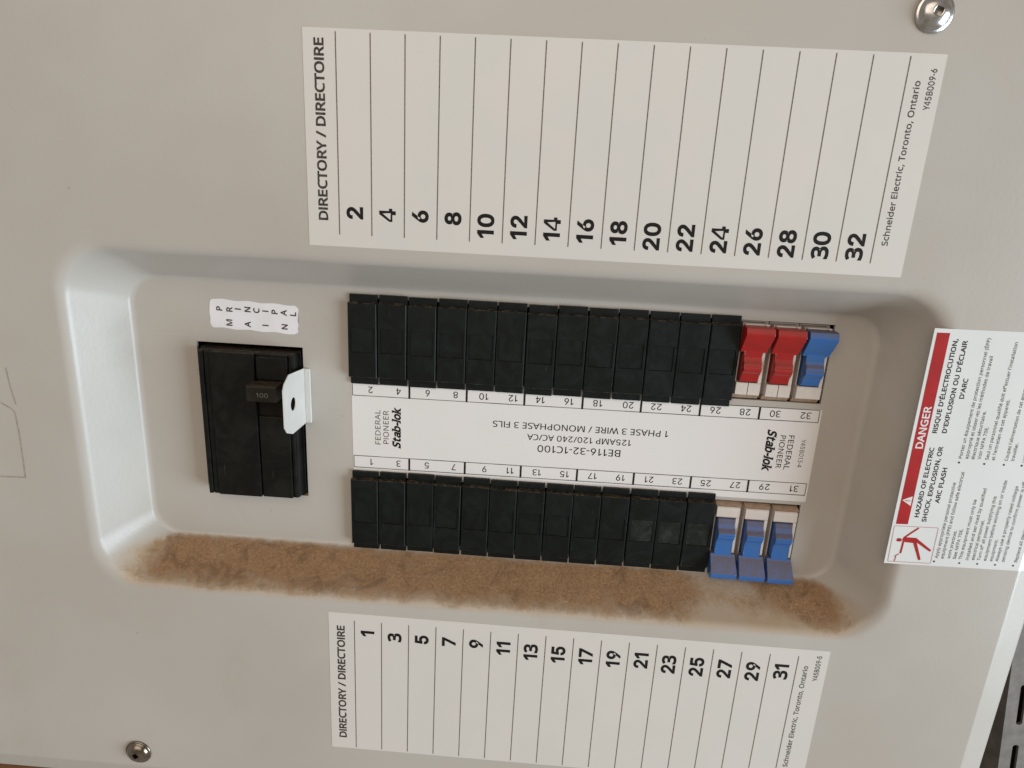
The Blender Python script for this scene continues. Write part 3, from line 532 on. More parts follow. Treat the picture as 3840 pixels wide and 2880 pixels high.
def glyph_bm(txt, bold):
    """flat mesh of a word set in the outlines above; bold = outline offset in em"""
    c = bpy.data.curves.new('t', 'CURVE'); c.dimensions = '2D'; c.fill_mode = 'FRONT'
    pen = 0
    for ch in txt:
        adv, cont = GLYPHS[ch]
        big = max((signed([tuple(map(int, q.split(','))) for q in ct.split()]) for ct in cont), key=abs, default=1)
        sgn = 1 if big < 0 else -1
        for ct in cont:
            pts = grow([tuple(map(int, q.split(','))) for q in ct.split()], bold * 1000, sgn)
            sp = c.splines.new('POLY'); sp.points.add(len(pts) - 1); sp.use_cyclic_u = True
            for p_, (a, b) in zip(sp.points, pts): p_.co = ((a + pen) / 1000, b / 1000, 0, 1)
        pen += adv
    o = bpy.data.objects.new('t', c); COL.objects.link(o)
    dg = bpy.context.evaluated_depsgraph_get()
    me = bpy.data.meshes.new_from_object(o.evaluated_get(dg))
    bpy.data.objects.remove(o); bpy.data.curves.remove(c)
    return me
_cache = {}
def text(txt, x, z, ang, width, cap, mat, parent, d, bold=0.0, name='printed_text', align='L', shear=0.0, wscale=None):
    """flat lettering: baseline starts (L), is centred (C) or ends (R) at x, z; ang in degrees; cap height and width in mm"""
    key = (txt, bold, shear)
    if key not in _cache:
        me = glyph_bm(txt, bold)
        _cache[key] = ([v.co.copy() for v in me.vertices], [tuple(f.vertices) for f in me.polygons])
    vs, fs = _cache[key]
    x0 = min(v.x for v in vs); x1 = max(v.x for v in vs)
    sy = cap / (CAP + 2 * bold)
    sx = width / (x1 - x0) if width else sy * (wscale or 1.0)
    w = (x1 - x0) * sx
    ox = {'L': 0, 'C': -w / 2, 'R': -w}[align]
    a = math.radians(ang); c, s = math.cos(a), math.sin(a)
    me = bpy.data.meshes.new(name)
    pts = []
    for v in vs:
        u = (v.x - x0) * sx + ox; q = (v.y + bold) * sy
        if align == 'C': q -= cap / 2
        pts.append(P(u * c - q * s, 0, u * s + q * c))
    me.from_pydata(pts, [], fs); me.update()
    n = sum((f.normal.y * f.area for f in me.polygons))
    if n > 0: me.flip_normals()
    return link(name, me, mat, parent, P(x, d, z))

def quad(bm, pts, d):
    bm.faces.new([bm.verts.new(P(q[0], d, q[1])) for q in pts])

def bar(bm, x0, x1, z0, z1, d):
    quad(bm, [(x0, z0), (x1, z0), (x1, z1), (x0, z1)], d)

def sheet(name, outline, d, th, mat, parent=None, curl=0.0):
    """a thin sheet with a rounded rim, 'th' mm thick"""
    bm = bmesh.new()
    top = [bm.verts.new(P(x, d + th, z)) for x, z in outline]
    bot = [bm.verts.new(P(x, d + 0.005, z)) for x, z in outline]
    bm.faces.new(top); bridge(bm, bot, top, False)
    bmesh.ops.triangulate(bm, faces=[f for f in bm.faces if len(f.verts) > 4])
    return link(name, finish(bm, name), mat, parent)

def spin(pts, a, c):
    ca, sa = math.cos(a), math.sin(a)
    return [(c[0] + (x - c[0]) * ca - (z - c[1]) * sa, c[1] + (x - c[0]) * sa + (z - c[1]) * ca) for x, z in pts]

TEXTS = [
    ('A', 'DIRECTORY / DIRECTOIRE', -101.94, 89.49, 90, 62.31, 3.49, 'n'),
    ('A', 'Schneider Electric, Toronto, Ontario', 104.42, 91.05, 90, 55.33, 2.5, 'n'),
    ('A', 'Y45B009-6', 109.15, 137.26, 90, 13.08, 1.98, 'n'),
    ('B', 'DIRECTORY / DIRECTOIRE', -99.71, -150.71, 90, 62.15, 3.85, 'n'),
    ('B', 'Schneider Electric, Toronto, Ontario', 107.12, -146.58, 90, 55.61, 1.77, 'n'),
    ('B', 'Y45B009-5', 112.39, -98.38, 90, 13.0, 1.88, 'n'),
    ('C', 'BE116-32-1C100', 19.16, -4.58, 180, 36.88, 3.42, 'n'),
    ('C', '125AMP 120/240 AC/CA', 23.42, 0.44, 180, 46.06, 2.75, 'n'),
    ('C', '1 PHASE 3 WIRE / MONOPHASE 3 FILS', 39.19, 5.78, 180, 77.33, 2.96, 'n'),
    ('C', 'FEDERAL', -88.53, -9.47, 90, 16.37, 2.39, 'l'),
    ('C', 'PIONEER', -84.8, -9.0, 90, 15.84, 2.45, 'l'),
    ('C', 'Stab-lok', -79.37, -10.85, 90, 19.55, 3.72, 's'),
    ('C', 'Stab-lok', 81.66, 9.65, -90, 19.59, 4.0, 's'),
    ('C', 'PIONEER', 87.43, 7.24, -90, 15.36, 2.32, 'm'),
    ('C', 'FEDERAL', 90.98, 7.49, -90, 16.16, 2.41, 'm'),
    ('C', 'Y45B013-4', 96.71, 5.95, -90, 13.1, 1.95, 'l'),
    ('D', 'DANGER', 133.72, 13.88, 90, 17.58, 2.89, 'W'),
    ('D', "RISQUE D'ÉLECTROCUTION,", 137.79, 20.64, 90, 37.79, 1.75, 'b'),
    ('D', "D'EXPLOSION OU D'ÉCLAIR", 141.43, 20.89, 90, 37.1, 1.75, 'b'),
    ('D', "D'ARC", 144.72, 35.24, 90, 8.19, 1.57, 'b'),
    ('D', 'HAZARD OF ELECTRIC', 138.69, -15.8, 90, 30.48, 1.82, 'b'),
    ('D', 'SHOCK, EXPLOSION, OR', 142.02, -17.63, 90, 32.88, 1.82, 'b'),
    ('D', 'ARC FLASH', 145.34, -9.06, 90, 15.51, 1.66, 'b'),
    ('D', 'Apply appropriate personal protective', 150.3, -33.71, 90, 34.11, 1.21, 't'),
    ('D', 'equipment (PPE) and follow safe electrical', 152.64, -33.68, 90, 38.8, 1.21, 't'),
    ('D', 'work practices.', 155.23, -33.47, 90, 12.83, 1.21, 't'),
    ('D', 'See NFPA 70E.', 157.56, -33.45, 90, 13.82, 1.2, 't'),
    ('D', 'This equipment must only be', 159.96, -33.42, 90, 27.1, 1.21, 't'),
    ('D', 'installed and serviced by qualified', 162.7, -33.54, 90, 32.32, 1.2, 't'),
    ('D', 'electrical personnel.', 165.0, -33.35, 90, 18.22, 1.21, 't'),
    ('D', 'Turn off all power supplying this', 167.33, -33.33, 90, 29.0, 1.21, 't'),
    ('D', 'equipment before working on or inside', 169.8, -33.29, 90, 36.08, 1.2, 't'),
    ('D', 'equipment.', 172.27, -33.26, 90, 9.99, 1.2, 't'),
    ('D', 'Always use a properly rated voltage', 174.59, -33.24, 90, 33.88, 1.2, 't'),
    ('D', 'sensing device to confirm power is off.', 177.06, -33.2, 90, 36.31, 1.2, 't'),
    ('D', 'Portez un équipement de protection personnel (ÉPP)', 149.68, 10.84, 90, 48.56, 1.14, 't'),
    ('D', 'approprié et observez les méthodes de travail', 152.11, 10.81, 90, 41.82, 1.14, 't'),
    ('D', 'électrique sécuritaire.', 154.54, 10.78, 90, 20.1, 1.14, 't'),
    ('D', 'Voir NFPA 70E.', 156.92, 10.95, 90, 13.57, 1.14, 't'),
    ('D', "Seul un personnel qualifié doit effectuer l'installation", 159.89, 10.96, 90, 47.54, 1.13, 't'),
    ('D', "et l'entretien de cet appareil.", 162.32, 10.93, 90, 25.14, 1.13, 't'),
    ('D', 'travailler.', 169.71, 11.05, 90, 7.69, 1.13, 't'),
]

DT = 0.10            # thickness of the label films
# --- upper and lower directory labels
def directory(x0, x1, zt, zb, xl, pitch, rt, rb, nums, baseoff, numz, label, ang, piv, key, slant):
    lab = sheet('directory_label', spin(rrect(x0, x1, zb, zt, 0.35, 3), ang, piv), 0, DT, PAPER)
    for i in range(17):
        xx = xl + i * pitch
        bm = bmesh.new(); bar(bm, -0.19, 0.19, 0, rt - rb, 0)
        q = spin([(xx, rb)], ang, piv)[0]
        r = link('rule_line', finish(bm, 'rule_line'), RULE, lab, P(q[0], DT + 0.05, q[1])); r.rotation_euler = (0, -ang, 0)
    for i, nmb in enumerate(nums):
        q = spin([(xl + (i + 1) * pitch - baseoff, numz)], ang, piv)[0]
        text(str(nmb), q[0], q[1], 90 + math.degrees(ang), None, 6.25, INK, lab, DT + 0.06, 0.029, 'printed_number', 'R', 0, 1.06)
    for g, s_, x_, z_, a_, w_, h_, kd in TEXTS:
        if g == key:
            text(s_, x_, z_, a_ + math.degrees(ang), w_, {True: 3.6, False: 2.15}['DIR' in s_], INKS, lab, DT + 0.06, 0.025 if 'DIR' in s_ else 0.010)
    tag(lab, label, 'directory label')
    return lab
directory(-109.5, 111.5, 155.0, 80.0, -97.71, 12.327, 154.0, 84.5, range(2, 33, 2), 3.25, 94.9,
          'large off white directory label above the recess, numbered 2 to 32', 0.0, (0, 0), 'A', 0)
directory(-106.8, 115.5, -81.8, -156.8, -95.0, 12.337, -85.45, -155.9, range(1, 32, 2), 3.25, -90.3,
          'off white directory label below the recess, numbered 1 to 31, overlapping the lower frame edge', -0.0035, (-106.8, -81.8), 'B', 0)

# --- circuit number label on the floor of the recess
RA = 0.0045
pc = (-101.3, 0.0)
lab = sheet('circuit_label', spin([(-101.3, -24.4), (103.2, -24.4), (103.2, 18.9), (-101.3, 18.9)], RA, pc), FL, DT, PAPERC)
tag(lab, 'long white circuit number label with upside down print between the two rows of breakers', 'label')
dd = FL + DT + 0.05
def seg(name, x0, x1, z0, z1, mat, d=dd):
    bm = bmesh.new(); quad(bm, spin([(x0, z0), (x1, z0), (x1, z1), (x0, z1)], RA, pc), d); return link(name, finish(bm, name), mat, lab)
for z0, z1 in ((13.0, 18.9), (-21.4, -15.4)):
    seg('frame_line', -101.05, 102.4, z0, z0 + 0.34, RULEC); seg('frame_line', -101.05, 102.4, z1 - 0.34, z1, RULEC)
    seg('frame_line', -101.05, -100.75, z0 + 0.35, z1 - 0.35, INKM); seg('frame_line', 102.1, 102.4, z0 + 0.35, z1 - 0.35, INKM)
    for i in range(1, 8):
        xx = -100.9 + i * 25.4
        seg('divider_bar', xx - 0.42, xx + 0.42, z0 - 0.05, z1 - 0.1, INK, dd + 0.03)
CU = [(2, -92.84), (4, -80.37), (6, -67.39), (8, -55.0), (10, -42.57), (12, -29.64), (14, -17.79), (16, -5.24), (18, 7.29), (20, 20.48), (22, 32.7), (24, 45.47), (26, 58.1), (28, 70.8), (30, 83.64), (32, 96.67)]
CLw = [(1, -92.74), (3, -80.44), (5, -67.47), (7, -55.12), (9, -41.18), (11, -29.44), (13, -17.43), (15, -4.89), (17, 7.68), (19, 20.25), (21, 33.1), (23, 45.58), (25, 58.22), (27, 71.23), (29, 84.14), (31, 97.24)]
for lst, zz in ((CU, 16.0), (CLw, -18.35)):
    for nmb, xx in lst:
        q = spin([(xx, zz)], RA, pc)[0]
        text(str(nmb), q[0], q[1], 180 + math.degrees(RA), None, 2.95, INK, lab, dd, 0.004, 'printed_number', 'C', 0, 1.0)

def stablok(x, z, ang, width, cap, parent, d, mat):
    """heavy slanted slab-serif word, letter by letter"""
    word = 'Stab-lok'; sh = 0.24; bold = 0.034
    letters, cur = [], 0.0
    for ch in word:
        me = glyph_bm(ch, bold)
        vs = [v.co.copy() for v in me.vertices]; fs = [tuple(f.vertices) for f in me.polygons]
        x0 = min(v.x for v in vs); x1 = max(v.x for v in vs); y1 = max(v.y for v in vs)
        letters.append((ch, vs, fs, cur - x0, x1 - x0, y1)); cur += (x1 - x0) + (0.022 if ch not in '-' else 0.02)
    allv, allf = [], []
    def emit(poly, lift):
        s0 = len(allv)
        for (px, py) in poly: allv.append((px + py * sh, py, lift))
        allf.append(tuple(range(s0, s0 + len(poly))))
    for ch, vs, fs, ox, w, y1 in letters:
        s0 = len(allv)
        for v in vs: allv.append((v.x + ox + v.y * sh, v.y, 0.0))
        for f in fs: allf.append(tuple(i + s0 for i in f))
        left = ox + min(v.x for v in vs); sw = 0.12; t_ = 0.058
        def slab(xc, yc, half): emit([(xc - half, yc), (xc + half, yc), (xc + half, yc + t_), (xc - half, yc + t_)], 0.012)
        if ch in 'bkl': slab(left + sw * 0.2, y1 - t_, 0.085)
        if ch in 'lk': slab(left + sw * 0.4, -bold, 0.105)
        if ch == 'k': slab(left + w - 0.05, -bold, 0.085)
        if ch == 'a': slab(left + w - 0.01, -bold, 0.06)
        if ch == 'S':
            emit([(left + w - 0.06, y1 - 0.17), (left + w + 0.0, y1 - 0.17), (left + w + 0.0, y1 + 0.01), (left + w - 0.06, y1 + 0.01)], 0.012)
            emit([(left, -bold - 0.01), (left + 0.06, -bold - 0.01), (left + 0.06, 0.15), (left, 0.15)], 0.012)
    x0 = min(v[0] for v in allv); x1 = max(v[0] for v in allv)
    sx = width / (x1 - x0); sy = cap / (CAP + 2 * bold); a = math.radians(ang); c, s = math.cos(a), math.sin(a)
    me = bpy.data.meshes.new('printed_text'); pts = []
    for v in allv:
        u = (v[0] - x0) * sx; q = (v[1] + bold) * sy
        pts.append(P(u * c - q * s, v[2], u * s + q * c))
    me.from_pydata(pts, [], allf); me.update()
    return link('printed_text', me, mat, parent, P(x, d, z))
for g, s_, x_, z_, a_, w_, h_, kd in TEXTS:
    if g != 'C': continue
    if s_ == 'Stab-lok':
        stablok(x_, z_, a_, w_, h_ * 1.02, lab, dd, INK)
    else:
        mt = {'n': INK, 'l': INKM, 'm': INK}[kd]
        text(s_, x_, z_, a_ + math.degrees(RA), w_, {'BE1': 3.25, '125': 2.75, '1 P': 2.85}.get(s_[:3], h_), mt, lab, dd, 0.004 if kd != 'l' else 0.0)

# --- sticker over the main breaker
wavy = []
_r = rrect(-163.0, -124.2, 39.6, 52.2, 2.0, 6)
for i_ in range(len(_r)):
    a_, b_ = _r[i_], _r[(i_ + 1) % len(_r)]
    n_ = max(1, int(math.dist(a_, b_) / 2.0))
    wavy += [(a_[0] + (b_[0] - a_[0]) * j / n_, a_[1] + (b_[1] - a_[1]) * j / n_) for j in range(n_)]
sp = (-143.5, 45.4); sa = math.radians(-1.7)
stk = sheet('main_sticker', spin([(x_ + 0.18 * math.sin(z_ * 1.9), z_ + 0.22 * math.sin(x_ * 0.55)) for x_, z_ in wavy], sa, sp), FL, 0.12, STICK)
tag(stk, 'small white sticker with rounded corners above the large black breaker', 'sticker')
for ch, (lx, lz) in list(zip('PRINCIPAL', [(-158.78, 48.57), (-154.33, 48.45), (-150.36, 48.75), (-146.36, 48.79), (-142.44, 48.58), (-138.32, 48.51), (-134.52, 48.42), (-130.54, 48.28), (-126.45, 47.95)])) + \
        list(zip('MAIN', [(-154.74, 42.59), (-146.64, 42.31), (-138.6, 42.28), (-130.39, 42.14)])):
    text(ch, lx + (0.2 if ch != 'I' else 0), lz, 90 + math.degrees(sa), None, 2.7, INKS, stk, FL + 0.19, 0.022, 'printed_letter', 'C', 0, 1.05)

# --- danger label
DA = math.radians(0.75); dp = (129.0, -37.5)
dang = sheet('danger_label', spin([(129.2, -37.6), (183.5, -37.6), (183.5, 62.0), (129.2, 62.0)], DA, dp), 0, DT, GLOSS)
tag(dang, 'white and red danger label running off the right edge of the panel', 'warning label')
bm = bmesh.new()
fold = [(183.52, DT), (184.1, DT - 0.05), (185.0, DT - 0.26), (196.2, DT - 4.98)]
for (xa, da), (xb, db) in zip(fold, fold[1:]):
    bm.faces.new([bm.verts.new(P(*q)) for q in ((xa, da, -37.1), (xb, db, -37.1), (xb, db, 62.6), (xa, da, 62.6))])
bmesh.ops.remove_doubles(bm, verts=bm.verts, dist=1e-7)
link('folded_edge', finish(bm, 'folded_edge'), GLOSS, dang)
dk = DT + 0.05
bm = bmesh.new(); quad(bm, [(130.33, -19.4), (135.1, -19.2), (133.85, 60.5), (129.06, 60.4)], dk)
link('red_banner', finish(bm, 'red_banner'), REDINK, dang)
bm = bmesh.new(); quad(bm, [(130.6, -8.6), (134.35, -6.7), (134.4, -11.0)], dk + 0.05)
link('warning_triangle', finish(bm, 'warning_triangle'), WHITEINK, dang)
bm = bmesh.new(); ribbon(bm, [(131.9, -8.75), (133.3, -8.8)], 0.3, dk + 0.1); ribbon(bm, [(133.7, -8.82), (133.85, -8.82)], 0.3, dk + 0.1)
link('exclamation_mark', finish(bm, 'exclamation_mark'), REDINK, dang)
for g, s_, x_, z_, a_, w_, h_, kd in TEXTS:
    if g != 'D': continue
    mt, bd, cp = {'W': (WHITEINK, 0.020, 2.9), 'b': (INK, 0.022, 1.80), 't': (INKM, 0.010, 1.28)}[kd]
    text(s_, x_, z_, a_ + math.degrees(DA), w_, cp, mt, dang, dk + (0.05 if kd == 'W' else 0), bd)
for s_, x_, z_, w_ in (("Coupez l'alimentation de cet appareil avant d'y", 167.3, 11.0, 40.5), ("Replace all devices, doors and", 182.2, -33.0, 27.5), ("Utilisez toujours un dispositif de détection de", 174.2, 10.9, 40.0), ("de tension à valeur nominale appropriée.", 176.7, 10.9, 36.0)):
    text(s_, x_, z_, 90 + math.degrees(DA), w_, 1.28, INKM, dang, dk, 0.010)
bm = bmesh.new()
for i, q in enumerate([(149.11, -35.23), (159.34, -35.17), (166.55, -34.98), (173.73, -34.83), (180.91, -34.61), (148.97, 9.06), (158.73, 9.15), (166.25, 9.32), (173.09, 9.45)]):
    bm2 = bmesh.new(); bm2.faces.new([bm2.verts.new(P(0.42 * math.cos(a), 0, 0.42 * math.sin(a))) for a in [j * math.pi / 6 for j in range(12)]])
    link('bullet_point', finish(bm2, 'bullet_point'), INK, dang, P(q[0], dk, q[1]))
bm.free()
bxp = [(129.95, -20.3), (147.5, -19.9), (147.9, -36.3), (130.55, -36.6)]
bm = bmesh.new()
for i in range(4):
    a = Vector(bxp[i]); b = Vector(bxp[(i + 1) % 4]); t_ = (b - a).normalized()
    ribbon(bm, [tuple(a + t_ * 0.2), tuple(b - t_ * 0.2)], 0.26, dk + 0.004 * i)
link('pictogram_frame', finish(bm, 'pictogram_frame'), PINKINK, dang)
bm = bmesh.new()
def capsule(bm, pts, w, d, w2=None):
    for i in range(len(pts) - 1):
        a = Vector(pts[i]); b = Vector(pts[i + 1]); wb = w2 or w
        t_ = (b - a); ang0 = math.atan2(t_.y, t_.x)
        ring = [(a.x + w / 2 * math.cos(ang0 + math.pi / 2 + math.pi * j / 8), a.y + w / 2 * math.sin(ang0 + math.pi / 2 + math.pi * j / 8)) for j in range(9)]
        ring += [(b.x + wb / 2 * math.cos(ang0 - math.pi / 2 + math.pi * j / 8), b.y + wb / 2 * math.sin(ang0 - math.pi / 2 + math.pi * j / 8)) for j in range(9)]
        bm.faces.new([bm.verts.new(P(q[0], d + 0.006 * i, q[1])) for q in ring])
capsule(bm, [(132.75, -26.5), (133.4, -26.5)], 1.55, dk)
capsule(bm, [(134.95, -25.3), (137.2, -23.0), (139.6, -20.7)], 0.75, dk + 0.02)
capsule(bm, [(134.9, -25.6), (134.95, -29.0), (134.85, -32.3)], 0.75, dk + 0.04)
capsule(bm, [(135.5, -26.2), (139.5, -26.3)], 2.2, dk + 0.06, 2.4)
capsule(bm, [(139.4, -26.7), (142.95, -34.6)], 1.35, dk + 0.08, 1.0)
capsule(bm, [(139.7, -25.9), (146.3, -30.3)], 1.35, dk + 0.10, 0.95)
capsule(bm, [(134.2, -32.9), (133.05, -33.9), (133.35, -34.7), (133.1, -36.2)], 0.32, dk + 0.12)
link('falling_figure', finish(bm, 'falling_figure'), REDINK, dang)

# ------------------------------------------------------------------ filler plates
SLOT0, PITCH = -101.6, 12.7
def make_filler(x, z):
    t_ = empty('filler_plate', x, FL, z)
    bm = bmesh.new(); box(bm, -6.02, 6.02, 0.1, 1.45, -19.7, 19.7, 0.22); box(bm, -6.15, -5.3, 0.1, 1.1, -15, 15)
    link('clip_flange', finish(bm, 'clip_flange'), BLACK, t_)
    bm = bmesh.new()
    outer = [(-6.28, -16.3), (6.1, -16.3), (6.1, 16.3), (-6.28, 16.3)]
    wz = (-5.2, 5.6)
    win = [(-5.1, wz[0]), (5.0, wz[0]), (5.0, wz[1]), (-5.1, wz[1])]
    e = 0.32
    o2 = [(-6.28 + e, -16.3 + e), (6.1 - e, -16.3 + e), (6.1 - e, 16.3 - e), (-6.28 + e, 16.3 - e)]
    lp = cdt_fill(bm, o2, [win], 3.6)
    mid = [bm.verts.new(P(q[0], 3.6 - e, q[1])) for q in outer]; bridge(bm, lp[0], mid, False)
    low_ = [bm.verts.new(P(q[0], 1.3, q[1])) for q in outer]; bridge(bm, mid, low_, False)
    dn = [bm.verts.new(v.co + P(0, -0.35, 0)) for v in lp[1]]; bridge(bm, lp[1], dn, False)
    link('raised_body', finish(bm, 'raised_body'), BLACK, t_)
    bm = bmesh.new(); box(bm, -5.05, 4.95, 2.6, 3.27, wz[0] + 0.05, wz[1] - 0.05, 0.12)
    link('knockout_window', finish(bm, 'knockout_window'), BLACK, t_)
    return t_
WORN = plastic('worn_window_plastic', (0.010, 0.013, 0.011, 1), (0.030, 0.036, 0.031, 1), (0.14, 0.095, 0.055, 1), None)
random.seed(4)
first = None
ordw = ['first', 'second', 'third', 'fourth', 'fifth', 'sixth', 'seventh', 'eighth', 'ninth', 'tenth', 'eleventh', 'twelfth', 'thirteenth']
for row, zc, n0, first_txt in (('upper', 38.75, 2, ''), ('lower', -42.1, 1, '')):
    for i in range(13):
        x = SLOT0 + PITCH * (i + 0.5)
        jx, jz, ja = random.uniform(-0.12, 0.12), random.uniform(-0.22, 0.22), random.uniform(-0.25, 0.25)
        if first is None:
            first = make_filler(x + jx, zc); f = first
        else:
            f = first.copy(); COL.objects.link(f)
            for ch in first.children:
                c = ch.copy(); COL.objects.link(c); c.parent = f
            f.location = P(x + jx, FL, zc + jz)
        f.rotation_euler = (math.radians(random.uniform(-0.5, 0.5)), math.radians(ja), math.radians(random.uniform(-0.8, 0.8)))
        if row == 'lower' and i >= 10:
            for ch in f.children:
                if ch.name.startswith('knockout_window'):
                    ch.data = ch.data.copy(); ch.data.materials.clear(); ch.data.materials.append(WORN)
        if i == 0: lb = 'black filler plate at the left end of the %s row, nearest the main breaker' % row
        elif i == 12: lb = 'black filler plate at the right end of the %s row, touching the %s breaker handle' % (row, 'red' if row == 'upper' else 'blue')
        elif i < 7: lb = '%s black filler plate from the left in the %s row' % (ordw[i], row)
        else: lb = '%s black filler plate left of the coloured handles in the %s row' % (ordw[12 - i], row)
        tag(f, lb, 'filler plate', 'black filler plates covering the empty breaker slots')

# ------------------------------------------------------------------ branch breakers with coloured handles
def strip_solid(bm, prof, x0, x1, dback):
    """solid swept along x from a (z, d) profile; x0/x1 may be lists"""
    n = len(prof); X0 = x0 if isinstance(x0, list) else [x0] * n; X1 = x1 if isinstance(x1, list) else [x1] * n
    A = [bm.verts.new(P(X0[i], prof[i][1], prof[i][0])) for i in range(n)]
    B = [bm.verts.new(P(X1[i], prof[i][1], prof[i][0])) for i in range(n)]
    a0 = bm.verts.new(P(X0[0], dback, prof[0][0])); a1 = bm.verts.new(P(X0[-1], dback, prof[-1][0]))
    b0 = bm.verts.new(P(X1[0], dback, prof[0][0])); b1 = bm.verts.new(P(X1[-1], dback, prof[-1][0]))
    for i in range(n - 1): bm.faces.new((A[i], A[i + 1], B[i + 1], B[i]))
    la = bm.faces.new([a0] + A + [a1]); lb = bm.faces.new([b1] + B[::-1] + [b0])
    bm.faces.new((A[0], B[0], b0, a0)); bm.faces.new((A[-1], a1, b1, B[-1])); bm.faces.new((a0, b0, b1, a1))
    bmesh.ops.triangulate(bm, faces=[la, lb])
# local frame: x from the slot's left side, z from the inner end of the opening (0 at Z=22.4) outwards
def smooth_arc(pts): return pts
HEAD = [(22.6, 4.6), (23.6, 5.0), (26.2, 6.6), (28.7, 8.0), (29.0, 8.15), (30.5, 8.95), (30.9, 9.0), (31.4, 8.9), (33.2, 8.25), (33.5, 7.6), (33.6, 2.6)]
HX0 = [0.1, 0.1, 0.15, 0.25, 0.3] + [0.3] * 6
HX1 = [10.9, 11.0, 11.4, 11.7, 11.8] + [11.8] * 6
def make_breaker(mir, split, handle_mat, x, z, label):
    t_ = empty('circuit_breaker', x, FL, z)
    s = -1 if mir else 1
    w0, w1 = (1.6, 6.7) if mir else (2.6, 8.2)               # marker window, from the inner end
    n0 = w1 + 0.35
    NARROW = [(n0, 2.0), (n0 + 0.3, 3.3), (n0 + 2.2, 4.3), (n0 + 4.0, 5.0), (n0 + 4.3, 5.2), (n0 + 5.2, 6.2), (n0 + 5.9, 6.8), (n0 + 6.7, 6.9), (n0 + 7.4, 6.5),
              (n0 + 7.8, 6.5), (n0 + 8.6, 6.2), (n0 + 9.8, 5.3), (n0 + 11.2, 4.9), (21.6, 4.8), (24.6, 4.9)]
    bm = bmesh.new()
    def bxz(x0, x1, d0, d1, z0, z1, bev=0.15):
        a, b = sorted((s * z0, s * z1)); box(bm, x0, x1, d0, d1, a, b, bev)
    bxz(0.15, 12.45, -20, -3.6, 0.3, 34.0)
    bxz(0.75, 1.15, -3.7, 0.6, w1 + 0.05, 33.4, 0.05); bxz(9.5, 10.9, -3.7, 3.0, w1 + 0.05, 33.4)
    bxz(1.2, 9.45, -3.7, 2.4, 27.0, 33.3)
    bxz(1.2, 9.45, -3.7, -1.6, w1 + 0.05, 26.9, 0.1)
    link('case', finish(bm, 'case'), CREAM, t_)
    for (xa, xb) in (((0.8, 5.65), (6.0, 10.9)) if split else ((0.8, 10.9),)):
        bm = bmesh.new(); pr = [(w0, -0.6), (w0 + 0.15, 2.5), (w0 + 0.5, 2.95), (w1 - 0.5, 3.05), (w1, 2.8)]
        strip_solid(bm, [(s * a, d) for a, d in pr], xa, xb, -3.6)
        link('marker_window', finish(bm, 'marker_window'), CREAM, t_)
    bm = bmesh.new()
    strip_solid(bm, [(s * a, d) for a, d in ((0.35, -2.5), (0.4, -1.0), (w0 - 0.1, 2.2 if mir else 0.4), (w0 - 0.05, -2.5))], 0.5, 11.6, -3.5)
    link('end_chamfer', finish(bm, 'end_chamfer'), CREAMD, t_)
    bm = bmesh.new()
    hs = 1.5 if mir else -0.7
    strip_solid(bm, [(s * a, d) for a, d in NARROW], 1.75, 9.2, -1.5)
    strip_solid(bm, [(s * (a + hs), d) for a, d in HEAD], HX0, HX1, 2.5)
    bmesh.ops.recalc_face_normals(bm, faces=bm.faces)
    es = [e for e in bm.edges if len(e.link_faces) == 2 and e.calc_face_angle(0) > 0.5]
    bmesh.ops.bevel(bm, geom=es, offset=0.16 * MM, segments=2, affect='EDGES', profile=0.5)
    h = link('handle', finish(bm, 'handle'), handle_mat, t_)
    tag(t_, label, 'circuit breaker', 'circuit breakers with coloured handles')
    return t_
def slotx(i): return SLOT0 + PITCH * i
make_breaker(False, True, REDP, slotx(13), 22.4, 'circuit breaker with red handle next to the last black plate of the upper row')
make_breaker(False, True, REDP, slotx(14), 22.2, 'circuit breaker with red handle beside the blue one in the upper row')
make_breaker(False, False, BLUEP, slotx(15), 22.2, 'only circuit breaker with blue handle in the upper row, right of the red ones')
for i, lb in ((13, 'blue handled circuit breaker of the lower row touching the last black filler plate'), (14, 'middle blue handled circuit breaker of the three in the lower row'), (15, 'rightmost blue handled circuit breaker of the lower row, nearest the recess corner')):
    make_breaker(True, False, BLUEP, slotx(i), -25.6 - 0.25 * (i - 13), lb)

# ------------------------------------------------------------------ main breaker
mb = empty('main_breaker', -145, FL, -2)
mx, mz = -145, -2
def L(bm, x0, x1, d0, d1, z0, z1, bev=0.3): box(bm, x0 - mx, x1 - mx, d0 - FL, d1 - FL, z0 - mz, z1 - mz, bev)
bm = bmesh.new()
L(bm, -168.6, -123.6, -50, -24.3, -37.0, 31.3, 0.3)
L(bm, -166.8, -124.6, -24.4, -18.4, -36.2, 31.5, 0.8)
link('case', finish(bm, 'case'), BLACKM, mb)
bm = bmesh.new()
L(bm, -165.9, -164.0, -18.5, -16.6, -35.8, 31.2, 0.4)
L(bm, -163.7, -161.3, -18.5, -16.9, -35.8, 31.2, 0.4)
L(bm, -161.1, -141.4, -18.5, -16.2, -35.8, 31.2, 0.35)
link('left_face', finish(bm, 'left_face'), BLACKM, mb)
bm = bmesh.new()
L(bm, -140.9, -127.2, -18.5, -16.8, -35.8, 2.9, 0.35)
L(bm, -140.9, -127.2, -18.5, -16.8, 19.9, 29.9, 0.35)
L(bm, -134.5, -127.2, -18.5, -17.1, 29.95, 31.2, 0.2)
L(bm, -127.0, -125.2, -18.5, -17.6, -35.8, 31.2, 0.5)
link('right_face', finish(bm, 'right_face'), BLACKM, mb)
bm = bmesh.new(); L(bm, -140.9, -127.2, -18.5, -18.2, 3.0, 19.8, 0.0); link('toggle_slot', finish(bm, 'toggle_slot'), GAP, mb)
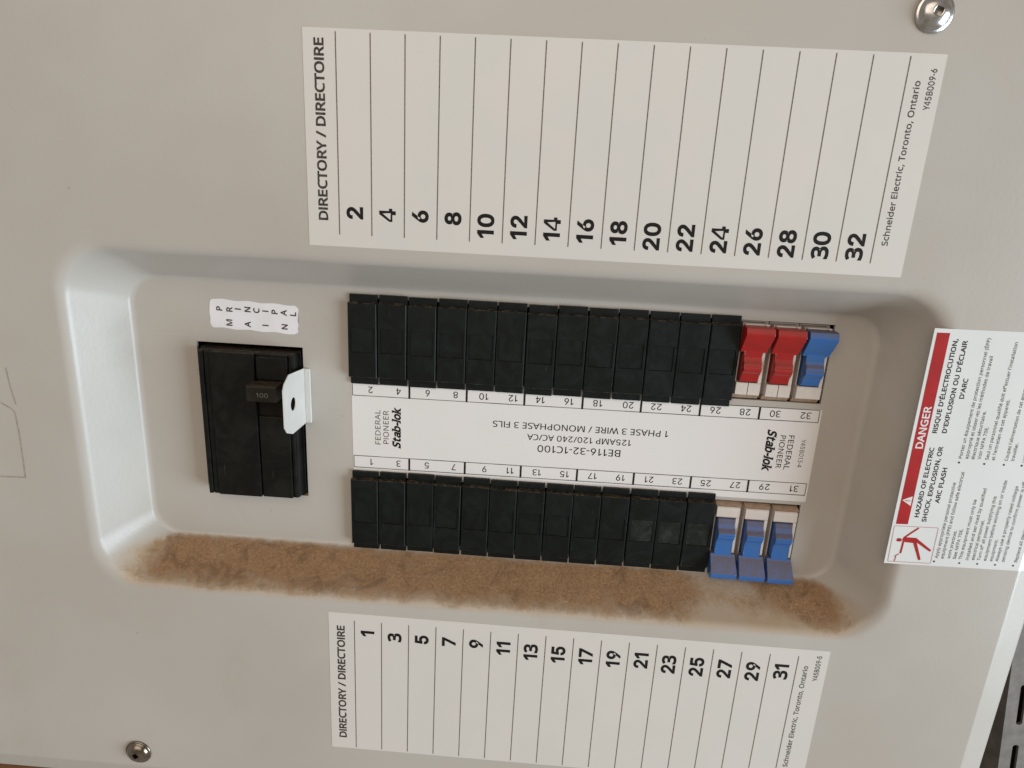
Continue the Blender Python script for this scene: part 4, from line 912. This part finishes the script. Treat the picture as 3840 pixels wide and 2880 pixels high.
bm = bmesh.new(); L(bm, -142.8, -129.4, -18.3, -9.5, 11.9, 19.1, 0.8)
bmesh.ops.translate(bm, verts=bm.verts, vec=(0, 0, 0))
tg = link('toggle', finish(bm, 'toggle'), BROWNH, mb)
text('100', -135.6 - mx, 15.1 - mz, 0, 5.0, 2.0, MOULD, tg, -9.4 - FL, 0.0, 'rating_number', 'C')
bm = bmesh.new(); L(bm, -124.4, -123.0, -25.5, -24.5, -37.5, -36.4, 0.1)
link('copper_clip', finish(bm, 'copper_clip'), simple('copper', (0.5, 0.22, 0.07, 1), None, 1, 0.35, 0.5, 0, 1.0), mb)
tag(mb, 'large black main breaker with a brown 100 toggle, left of the filler plates', 'main breaker')

# ------------------------------------------------------------------ cover screws
def make_screw(x, z, rot, label, mat):
    t_ = empty('cover_screw', x, 0, z)
    bm = bmesh.new()
    pr = [(6.15, 0.05), (6.3, 0.35), (6.25, 0.75), (5.9, 0.95), (5.5, 0.98), (5.25, 1.2), (4.9, 1.8), (4.3, 2.35), (3.4, 2.85), (2.3, 3.15), (1.85, 3.22)]
    seg_ = 48; rings = []
    for r, d in pr:
        rings.append([bm.verts.new(P(r * math.cos(2 * math.pi * j / seg_), d, r * math.sin(2 * math.pi * j / seg_))) for j in range(seg_)])
    for a, b in zip(rings, rings[1:]): bridge(bm, a, b)
    # square drive recess
    sq = []
    for j in range(seg_):
        a = 2 * math.pi * j / seg_; m_ = max(abs(math.cos(a)), abs(math.sin(a))); rr = 1.3 / m_
        sq.append((rr * math.cos(a), rr * math.sin(a)))
    s1 = [bm.verts.new(P(q[0], 3.22, q[1])) for q in sq]; s2 = [bm.verts.new(P(q[0] * 0.9, 1.4, q[1] * 0.9)) for q in sq]
    bridge(bm, rings[-1], s1); bridge(bm, s1, s2, False); bm.faces.new(s2)
    h = link('screw_head', finish(bm, 'screw_head'), mat, t_)
    h.rotation_euler = (0, math.radians(rot), 0)
    tag(t_, label, 'screw', 'cover screws')
    return t_
make_screw(104.2, 167.2, 20, 'shiny zinc screw at the top right, above the large directory label', ZINC)
make_screw(-203.6, -169.8, -35, 'tarnished screw near the lower left corner of the cover', ZINCD)
